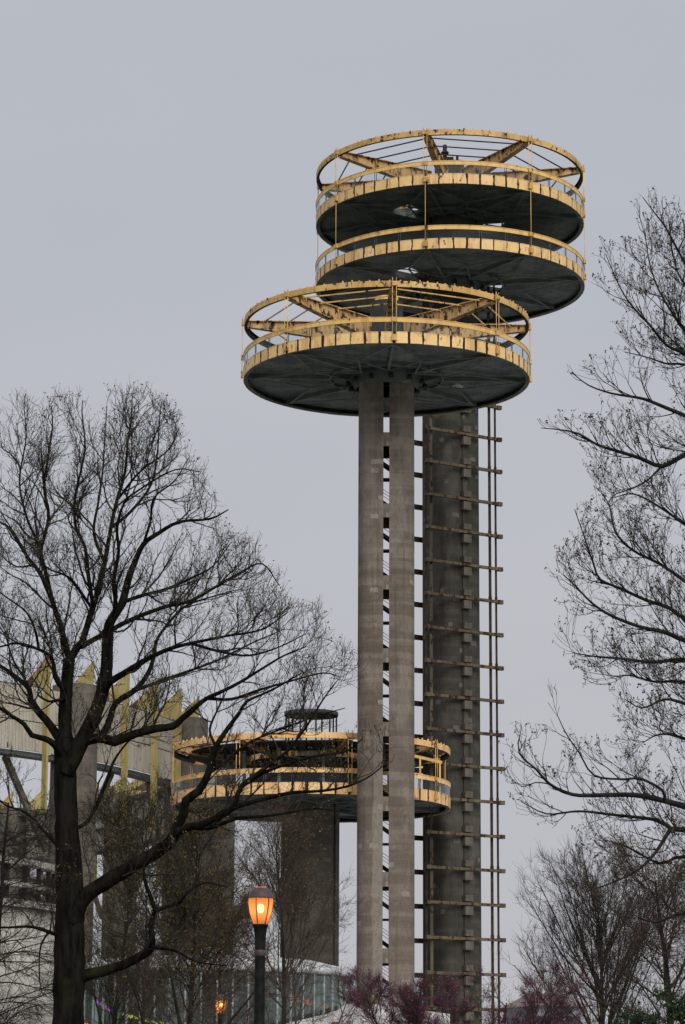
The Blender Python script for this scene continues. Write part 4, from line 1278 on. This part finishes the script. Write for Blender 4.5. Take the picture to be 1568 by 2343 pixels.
# ---- the budding tree reaching in from the right
def build_right():
    rng = np.random.default_rng(11)
    Y0 = 46.0
    k = Y0*.99/FPX
    def limb(pts, r0, r1, d0, d1):
        out = []; n = len(pts)
        for i, (x, y) in enumerate(pts):
            f = i/(n-1); v = at(x, y, Y0 + d0 + (d1-d0)*f)
            out.append((v.x, v.y, v.z, (r0 + (r1-r0)*f)*k))
        return resample(out, .14)
    base = at(1790, 2300, Y0); base.z = 0
    tr = [(base.x, Y0, -.1, .36), (base.x, Y0, .8, .27)]
    for x, y, r in ((1785, 2200, 32), (1775, 1900, 29), (1760, 1600, 25), (1740, 1300, 20), (1720, 1000, 14), (1690, 700, 8), (1660, 470, 3)):
        v = at(x, y, Y0); tr.append((v.x, v.y, v.z, r*k))
    L = [resample(tr, .2)]
    L.append(limb([(1725,1060),(1650,990),(1568,951),(1525,933),(1475,913),(1437,906),(1400,900),(1348,882),(1308,852)], 7, 1, 0, -.8))
    L.append(limb([(1725,1040),(1640,860),(1568,834),(1525,832),(1487,819),(1430,805)], 5, 1, 0, 1.0))
    L.append(limb([(1715,960),(1640,850),(1568,809),(1525,789),(1487,743),(1449,703),(1419,657),(1386,581)], 6, .9, 0, -1.2))
    L.append(limb([(1705,860),(1620,800),(1568,758),(1538,715),(1505,657),(1485,594),(1475,523)], 5, .9, 0, .6))
    L.append(limb([(1695,760),(1630,690),(1568,601),(1525,523),(1495,483),(1470,450)], 4.5, .9, 0, -.6))
    L.append(limb([(1700,800),(1620,700),(1560,640),(1540,580),(1530,500)], 4, .9, 0, 1.6))
    L.append(limb([(1735,1220),(1640,1020),(1568,1040),(1515,1066),(1465,1048),(1410,1031),(1368,1018),(1326,993),(1288,984),(1238,979)], 8, 1, 0, -1.0))
    L.append(limb([(1515,1066),(1480,1100),(1440,1120),(1410,1130),(1390,1150)], 3, .9, -.3, -.9))
    L.append(limb([(1745,1350),(1650,1250),(1568,1200),(1510,1160),(1450,1130),(1400,1140)], 6, 1, 0, 1.4))
    L.append(limb([(1755,1550),(1650,1480),(1568,1465),(1521,1446),(1465,1434),(1396,1407),(1354,1379),(1321,1345),(1290,1315)], 8, 1, 0, -.9))
    L.append(limb([(1750,1480),(1640,1440),(1568,1415),(1530,1390),(1479,1373),(1424,1348),(1374,1326),(1360,1295),(1340,1237),(1315,1165)], 7, 1, 0, .8))
    L.append(limb([(1748,1420),(1640,1380),(1568,1330),(1510,1290),(1450,1260),(1410,1220),(1395,1160),(1380,1130)], 6, 1, 0, 1.8))
    L.append(limb([(1760,1600),(1650,1530),(1568,1509),(1493,1515),(1424,1507),(1354,1501),(1310,1493)], 7, 1, 0, -.4))
    L.append(limb([(1762,1640),(1650,1600),(1568,1560),(1500,1560),(1440,1545),(1400,1550)], 6, 1, 0, 1.4))
    L.append(limb([(1765,1700),(1660,1640),(1568,1610),(1520,1600),(1470,1620),(1430,1600)], 6, 1, 0, -1.4))
    L.append(limb([(1775,1920),(1660,1870),(1568,1845),(1507,1829),(1452,1819),(1382,1819),(1310,1818),(1257,1793),(1229,1762),(1188,1723),(1190,1681)], 9, 1, 0, -.9))
    L.append(limb([(1778,1990),(1660,1900),(1568,1898),(1535,1895),(1502,1876),(1410,1865),(1326,1856),(1251,1862),(1193,1834)], 8, 1, 0, .4))
    L.append(limb([(1520,1835),(1517,1809),(1465,1781),(1432,1783),(1360,1774),(1326,1723),(1296,1679),(1275,1635)], 4, .9, -.5, -1.6))
    L.append(limb([(1257,1793),(1225,1790),(1195,1800),(1165,1775)], 2, .8, -.8, -.9))
    L.append(limb([(1535,1895),(1500,1950),(1460,1990),(1400,2020),(1340,2040)], 5, 1, .1, -.9))
    L.append(limb([(1780,2060),(1680,2010),(1568,1960),(1510,1975),(1440,1940),(1380,1920)], 7, 1, 0, 1.2))
    L.append(limb([(1782,2150),(1680,2110),(1568,2090),(1500,2110),(1440,2090)], 6, 1, 0, -.8))
    L.append(limb([(1772,1820),(1660,1740),(1568,1690),(1510,1680),(1470,1700)], 6, 1, 0, .6))
    outline = [(1700,470),(1540,470),(1500,440),(1460,440),(1455,480),(1465,550),(1375,565),(1365,680),(1420,730),(1390,780),(1400,815),(1295,835),(1300,880),(1370,910),(1390,955),(1225,955),(1225,1000),(1310,1040),(1380,1140),(1370,1155),(1300,1150),(1310,1230),(1270,1280),(1255,1350),(1260,1400),(1320,1420),(1220,1470),(1225,1510),(1290,1545),(1380,1570),(1440,1680),(1380,1700),(1310,1690),(1270,1570),(1240,1570),(1265,1660),(1180,1660),(1150,1760),(1170,1850),(1260,1890),(1280,1990),(1340,2070),(1400,2150),(1700,2300)]
    spec = [dict(sp=.165, t0=.12, ang=(.40, .90), len=(.4, 1.35), wob=.10, up=.07, seg=8, r=.020, rmin=.0045),
            dict(sp=.20, t0=.15, ang=(.40, .90), len=(.25, .75), wob=.11, up=.08, seg=5, r=.0095, rmin=.0036),
            dict(sp=.20, t0=.2, ang=(.40, 1.0), len=(.10, .32), wob=.15, up=.08, seg=3, r=.005, rmin=.0032)]
    res = ramify(L, [outline], Y0, 3.0, rng, spec, .08, lambda x, y: np.clip(.62 + (x - 1300)/500, .62, 1), .62)
    o = tree_obj('budding_tree', 'dark tree with star-like bud clusters reaching in along the right edge', 'tree', base)
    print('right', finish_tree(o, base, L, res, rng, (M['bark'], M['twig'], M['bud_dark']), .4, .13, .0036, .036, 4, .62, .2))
build_right()

# ---- smaller trees and shrubs, grown by recursion
def rec_tree(rng, stems, spec):
    """stems: (base, dir, length, r). spec per level: n, t0, ang, ratio, wob, up, seg. returns chains per level and tips"""
    levels = [[]]
    tips = []
    cur = []
    for b, d, L, r, nseg, wob, up in stems:
        P = [np.array(b, float)]; d = np.array(d, float); d /= np.linalg.norm(d)
        for i in range(nseg):
            d = d + rng.normal(size=3)*wob + np.array([0, 0, up]); d /= np.linalg.norm(d)
            P.append(P[-1] + d*L/nseg)
        P = np.array(P); rr = r*(1 - .82*np.linspace(0, 1, nseg+1)**1.1)
        cur.append((P, rr, L)); 
    levels[0] = [(p, r) for p, r, _ in cur]
    for sp in spec:
        nxt = []
        for P, rr, L in cur:
            n = rng.poisson(sp['n']*(.6 + .4*min(1.5, L/sp.get('ref', L)))) 
            for _ in range(n):
                t = rng.uniform(sp['t0'], 1.0); f = t*(len(P)-1); i = min(int(f), len(P)-2); u = f - i
                b = P[i]*(1-u) + P[i+1]*u
                d0 = P[i+1] - P[i]; d0 /= np.linalg.norm(d0) + 1e-9
                pr = np.cross(d0, rng.normal(size=3)); pr /= np.linalg.norm(pr) + 1e-9
                a = rng.uniform(*sp['ang'])
                d = d0*math.cos(a) + pr*math.sin(a)
                Lc = L*rng.uniform(*sp['ratio'])*(1.15 - .65*t)
                rc = max(min(rr[i]*.62, sp['r']*(Lc/L + .3)), sp.get('rmin', .003))
                Q = [b]; ns = sp['seg']
                for _s in range(ns):
                    d = d + rng.normal(size=3)*sp['wob'] + np.array([0, 0, sp['up']]); d /= np.linalg.norm(d)
                    Q.append(Q[-1] + d*Lc/ns)
                nxt.append((np.array(Q), rc*(1 - .7*np.linspace(0, 1, ns+1)), Lc))
        levels.append([(p, r) for p, r, _ in nxt])
        cur = nxt
    return levels

def small_tree(name, label, base, stems, spec, mats, seed, bud=(0.03, 1, .5), twig=(1.0, .25, .004), cat='tree', up=.15, group=None):
    rng = np.random.default_rng(seed)
    lv = rec_tree(rng, stems, spec)
    b = np.zeros(3)
    o = tree_obj(name, label, cat, base, group)
    V, Q = tubes(lv[0]); inst('trunk', raw_mesh('trunk', V, Q, [], mats[0]), o)
    ch = [c for l in lv[1:] for c in l]
    V, Q = tubes(ch)
    last = lv[-1]
    P = np.concatenate([p[1:] for p, _ in last]); D = np.concatenate([np.diff(p, axis=0) for p, _ in last])
    D /= np.linalg.norm(D, axis=1, keepdims=True) + 1e-9
    reps = rng.poisson(twig[0], len(P)); I = np.repeat(np.arange(len(P)), reps)
    Dd = D[I]*.8 + rng.normal(size=(len(I), 3))*.4 + np.array([0, 0, up]); Dd /= np.linalg.norm(Dd, axis=1, keepdims=True)
    tv, tq, tips, td, mid = twiglets(P[I], Dd, twig[1]*rng.uniform(.4, 1.5, len(I)), np.full(len(I), twig[2]), rng, up)
    Q = np.concatenate([Q, tq + len(V)]); V = np.concatenate([V, tv])
    inst('crown', raw_mesh('crown', V, Q, [], mats[1]), o)
    if bud[2] > 0:
        pts = np.concatenate([tips, mid, P]); pts = pts[rng.random(len(pts)) < bud[2]]
        bv, bq = buds_mesh(pts, bud[0]*rng.uniform(.6, 1.4, len(pts)), rng, bud[1])
        tag(inst('buds', raw_mesh('buds', bv, bq, [], mats[2], False), o), kind='stuff')
    print(name, len(V), len(tips))
    return o

def base_at(px, Y):
    v = at(px, 2300, Y); v.z = 0; return v

# fan-shaped tree, right
small_tree('fan_tree', 'leafless fan-shaped tree with straight rising branches, low at the right', base_at(1372, 98),
    [((0,0,0), (0,0,1), 8.0, .15, 10, .02, .05)],
    [dict(n=44, t0=.22, ang=(.35,.80), ratio=(.55,.82), wob=.05, up=.05, seg=8, r=.05, ref=8.0),
     dict(n=10, t0=.18, ang=(.3,.65), ratio=(.30,.55), wob=.07, up=.05, seg=5, r=.02),
     dict(n=5, t0=.15, ang=(.3,.8), ratio=(.3,.6), wob=.08, up=.05, seg=3, r=.009, rmin=.0045)],
    (M['bark'], M['twig'], M['bud_dark']), 21, (.03, 1, .03), (1.2, .42, .0052))
# brown budding tree at the right edge
small_tree('brown_tree', 'dense brown tree with rusty buds at the lower right edge', base_at(1560, 84),
    [((0,0,0), (-.05,0,1), 8.4, .17, 10, .03, .04)],
    [dict(n=44, t0=.15, ang=(.6,1.25), ratio=(.35,.55), wob=.10, up=.03, seg=7, r=.05, ref=8.4),
     dict(n=11, t0=.15, ang=(.4,1.0), ratio=(.35,.6), wob=.14, up=.02, seg=5, r=.02),
     dict(n=6, t0=.1, ang=(.4,1.1), ratio=(.3,.6), wob=.14, up=.02, seg=3, r=.009, rmin=.0045)],
    (M['bark'], M['twig_brown'], M['bud_rust']), 22, (.032, 1, .16), (1.2, .3, .0045))
# tree before the short tower
small_tree('ascending_tree', 'bare tree with upright brown branches in front of the short tower', base_at(655, 116),
    [((0,0,0), (.0,0,1), 11.6, .15, 12, .03, .05)],
    [dict(n=40, t0=.40, ang=(.4,.85), ratio=(.40,.62), wob=.09, up=.07, seg=7, r=.05, ref=11.6),
     dict(n=9, t0=.15, ang=(.35,.8), ratio=(.35,.6), wob=.12, up=.05, seg=5, r=.022),
     dict(n=5, t0=.1, ang=(.35,.9), ratio=(.3,.6), wob=.12, up=.04, seg=3, r=.011, rmin=.006)],
    (M['bark'], M['twig_brown'], M['bud_gold']), 23, (.055, 1, .22), (1.0, .42, .0055))
# trees with golden buds between oak and lobby
small_tree('golden_bud_tree', 'twiggy tree with golden-brown buds between the oak limb and the glass lobby', base_at(420, 122),
    [((0,0,0), (.02,0,1), 12.6, .18, 13, .04, .05)],
    [dict(n=50, t0=.40, ang=(.5,1.1), ratio=(.30,.46), wob=.11, up=.05, seg=7, r=.06, ref=14),
     dict(n=10, t0=.15, ang=(.4,.95), ratio=(.35,.6), wob=.14, up=.03, seg=5, r=.025),
     dict(n=6, t0=.1, ang=(.4,1.0), ratio=(.3,.6), wob=.14, up=.03, seg=3, r=.012, rmin=.006)],
    (M['bark'], M['twig'], M['bud_gold']), 24, (.070, 1, .36), (1.2, .45, .006))
small_tree('golden_bud_tree', 'slender tree with yellow-green buds right behind the oak trunk', base_at(262, 118),
    [((0,0,0), (.0,0,1), 13.5, .15, 13, .04, .05)],
    [dict(n=46, t0=.2, ang=(.4,1.0), ratio=(.26,.42), wob=.11, up=.06, seg=7, r=.05, ref=13.5),
     dict(n=9, t0=.15, ang=(.4,.95), ratio=(.35,.6), wob=.14, up=.03, seg=5, r=.022),
     dict(n=5, t0=.1, ang=(.4,1.0), ratio=(.3,.6), wob=.14, up=.03, seg=3, r=.012, rmin=.006)],
    (M['bark'], M['twig'], M['bud_oak']), 25, (.075, 1, .36), (1.2, .42, .006))
small_tree('golden_bud_tree', 'small tree hazed with golden buds against the wide concrete columns left of the large lamp', base_at(505, 132),
    [((0,0,0), (.0,0,1), 11.5, .13, 11, .04, .05)],
    [dict(n=40, t0=.38, ang=(.5,1.1), ratio=(.24,.38), wob=.11, up=.05, seg=7, r=.05, ref=11.5),
     dict(n=9, t0=.15, ang=(.4,.95), ratio=(.35,.6), wob=.14, up=.03, seg=5, r=.022),
     dict(n=5, t0=.1, ang=(.4,1.0), ratio=(.3,.6), wob=.14, up=.03, seg=3, r=.012, rmin=.006)],
    (M['bark'], M['twig_brown'], M['bud_gold']), 34, (.075, 1, .34), (1.1, .42, .006))
small_tree('golden_bud_tree', 'thin olive-budded tree in the gap between the oak trunk and its lowest right limb', base_at(335, 112),
    [((0,0,0), (.0,0,1), 11.0, .12, 11, .04, .05)],
    [dict(n=38, t0=.32, ang=(.5,1.1), ratio=(.24,.40), wob=.11, up=.05, seg=7, r=.05, ref=11.0),
     dict(n=9, t0=.15, ang=(.4,.95), ratio=(.35,.6), wob=.14, up=.03, seg=5, r=.02),
     dict(n=5, t0=.1, ang=(.4,1.0), ratio=(.3,.6), wob=.14, up=.03, seg=3, r=.011, rmin=.0055)],
    (M['bark'], M['twig'], M['bud_oak']), 35, (.065, 1, .30), (1.1, .40, .0055))
# fine drooping twigs low at the left
small_tree('drooping_tree', 'fine-twigged tree with drooping branches over the pale drum, lower left corner', base_at(-30, 92),
    [((0,0,0), (.05,0,1), 11.5, .18, 12, .03, .04)],
    [dict(n=80, t0=.15, ang=(1.0,1.6), ratio=(.24,.42), wob=.09, up=-.02, seg=7, r=.045, ref=11.5),
     dict(n=10, t0=.1, ang=(.4,.9), ratio=(.35,.65), wob=.10, up=-.03, seg=5, r=.016),
     dict(n=5, t0=.1, ang=(.3,.8), ratio=(.35,.6), wob=.10, up=-.02, seg=3, r=.008, rmin=.0045)],
    (M['bark'], M['twig'], M['bud_oak']), 26, (.04, 1, .12), (.9, .40, .0042), 'tree', -.02)
# brown low tree before the lobby
small_tree('low_brown_tree', 'low spreading brown tree with orange leaf scraps in front of the glass lobby', base_at(400, 94),
    [((0,0,0), (.1,0,1), 6.6, .14, 8, .06, .03), ((0,0,1.6), (.6,.1,1), 5.6, .09, 8, .07, .03), ((0,0,1.4), (-.6,-.1,1), 5.0, .08, 8, .07, .03)],
    [dict(n=9, t0=.3, ang=(.5,1.2), ratio=(.36,.58), wob=.12, up=.03, seg=7, r=.035, ref=6.0),
     dict(n=10, t0=.15, ang=(.4,1.0), ratio=(.35,.6), wob=.14, up=.02, seg=5, r=.015),
     dict(n=5, t0=.1, ang=(.4,1.0), ratio=(.3,.6), wob=.14, up=.02, seg=3, r=.008, rmin=.005)],
    (M['bark'], M['twig_brown'], M['bud_rust']), 27, (.06, 1, .05), (.6, .35, .0048))
small_tree('low_brown_tree', 'low brown tree with grey twigs between the large lamp and the ramp wall', base_at(690, 100),
    [((0,0,0), (.05,0,1), 6.0, .11, 7, .06, .03), ((0,0,1.3), (.6,.1,1), 5.0, .07, 7, .07, .03), ((0,0,1.2), (-.6,-.1,1), 5.0, .07, 7, .07, .03)],
    [dict(n=11, t0=.25, ang=(.5,1.1), ratio=(.36,.58), wob=.12, up=.04, seg=7, r=.03, ref=5.0),
     dict(n=8, t0=.15, ang=(.4,1.0), ratio=(.35,.6), wob=.14, up=.03, seg=5, r=.013),
     dict(n=4, t0=.1, ang=(.4,1.0), ratio=(.3,.6), wob=.14, up=.02, seg=3, r=.007, rmin=.005)],
    (M['twig_grey'], M['twig_brown'], M['bud_rust']), 28, (.05, 1, .03), (.5, .35, .0046))
# redbud
small_tree('redbud_tree', 'low redbud tree with purple buds along its twigs at the foot of the towers', base_at(1050, 76),
    [((0,0,0), (-.30,0,1), 4.5, .11, 8, .07, .04), ((.1,.1,0), (.26,.1,1), 4.6, .11, 8, .07, .05), ((.2,0,0), (.70,-.1,1), 5.1, .10, 8, .07, .02), ((-.1,0,0), (-.75,.1,1), 5.1, .10, 8, .07, .02), ((0,.2,0), (.0,.4,1), 4.5, .09, 8, .07, .04), ((0,.1,0), (.45,.3,1), 4.8, .09, 8, .07, .03), ((0,.1,0), (-.5,-.3,1), 4.7, .09, 8, .07, .03)],
    [dict(n=18, t0=.42, ang=(.4,.95), ratio=(.26,.42), wob=.10, up=.06, seg=7, r=.03, ref=4.8),
     dict(n=10, t0=.15, ang=(.3,.8), ratio=(.35,.65), wob=.10, up=.07, seg=5, r=.013),
     dict(n=5, t0=.1, ang=(.3,.8), ratio=(.3,.6), wob=.10, up=.06, seg=3, r=.007, rmin=.004)],
    (M['bark'], M['twig_brown'], M['bud_pink']), 29, (.034, 1, .72), (1.0, .22, .0042))
# yellow shrubs
small_tree('yellow_shrub', 'thin shrub with yellow new leaves behind the redbud near the elevator frame', base_at(1130, 92),
    [((.2*i-.6, .1*(i % 3), 0), ((i-3)*.13, 0, 1), 6.2 - .25*abs(i-4), .035, 8, .07, .02) for i in range(7)],
    [dict(n=8, t0=.4, ang=(.4,1.0), ratio=(.22,.40), wob=.12, up=.04, seg=5, r=.012),
     dict(n=5, t0=.2, ang=(.4,1.0), ratio=(.3,.6), wob=.14, up=.03, seg=3, r=.007, rmin=.004)],
    (M['bark'], M['twig'], M['leaf_yellow']), 30, (.045, 2, .28), (.6, .2, .004), 'shrub')
small_tree('yellow_shrub', 'yellow-green shrub squeezed between the glass lobby and the nearest tower', base_at(816, 158),
    [((.25*i-.6, .1*(i % 3), 0), ((i-3)*.07, 0, 1), 8.3 - .4*abs(i-3), .05, 8, .06, .02) for i in range(6)],
    [dict(n=9, t0=.4, ang=(.4,1.0), ratio=(.14,.28), wob=.12, up=.04, seg=5, r=.018),
     dict(n=6, t0=.2, ang=(.4,1.0), ratio=(.3,.6), wob=.14, up=.03, seg=3, r=.009, rmin=.006)],
    (M['bark'], M['twig'], M['leaf_yellow']), 31, (.075, 2, .5), (.6, .2, .006), 'shrub')
small_tree('yellow_shrub', 'bushy yellow-leaved shrub under the fan-shaped tree', base_at(1290, 88),
    [((.3*i-1.2, .1*(i % 3), 0), ((i-4)*.14, 0, 1), 4.6 - .1*abs(i-4), .035, 7, .07, .02) for i in range(9)],
    [dict(n=9, t0=.35, ang=(.4,1.0), ratio=(.25,.45), wob=.12, up=.03, seg=5, r=.012),
     dict(n=6, t0=.2, ang=(.4,1.0), ratio=(.3,.6), wob=.14, up=.03, seg=3, r=.007, rmin=.004)],
    (M['bark'], M['twig_brown'], M['leaf_yellow']), 32, (.042, 2, .22), (.8, .2, .004), 'shrub')
# evergreen at lower right
small_tree('evergreen_shrub', 'dark green evergreen shrub in the bottom right corner', base_at(1585, 70),
    [((.30*i-1.3, .15*(i % 3), 0), ((i-4)*.05, .05*(i % 2), 1), 4.5 - .12*abs(i-5), .05, 7, .05, .02) for i in range(10)],
    [dict(n=16, t0=.2, ang=(.5,1.1), ratio=(.18,.30), wob=.1, up=.02, seg=5, r=.015),
     dict(n=12, t0=.1, ang=(.5,1.0), ratio=(.3,.55), wob=.1, up=.0, seg=3, r=.007, rmin=.004)],
    (M['bark'], M['twig'], M['needle']), 33, (.06, 3, .8), (1.2, .14, .004), 'shrub')
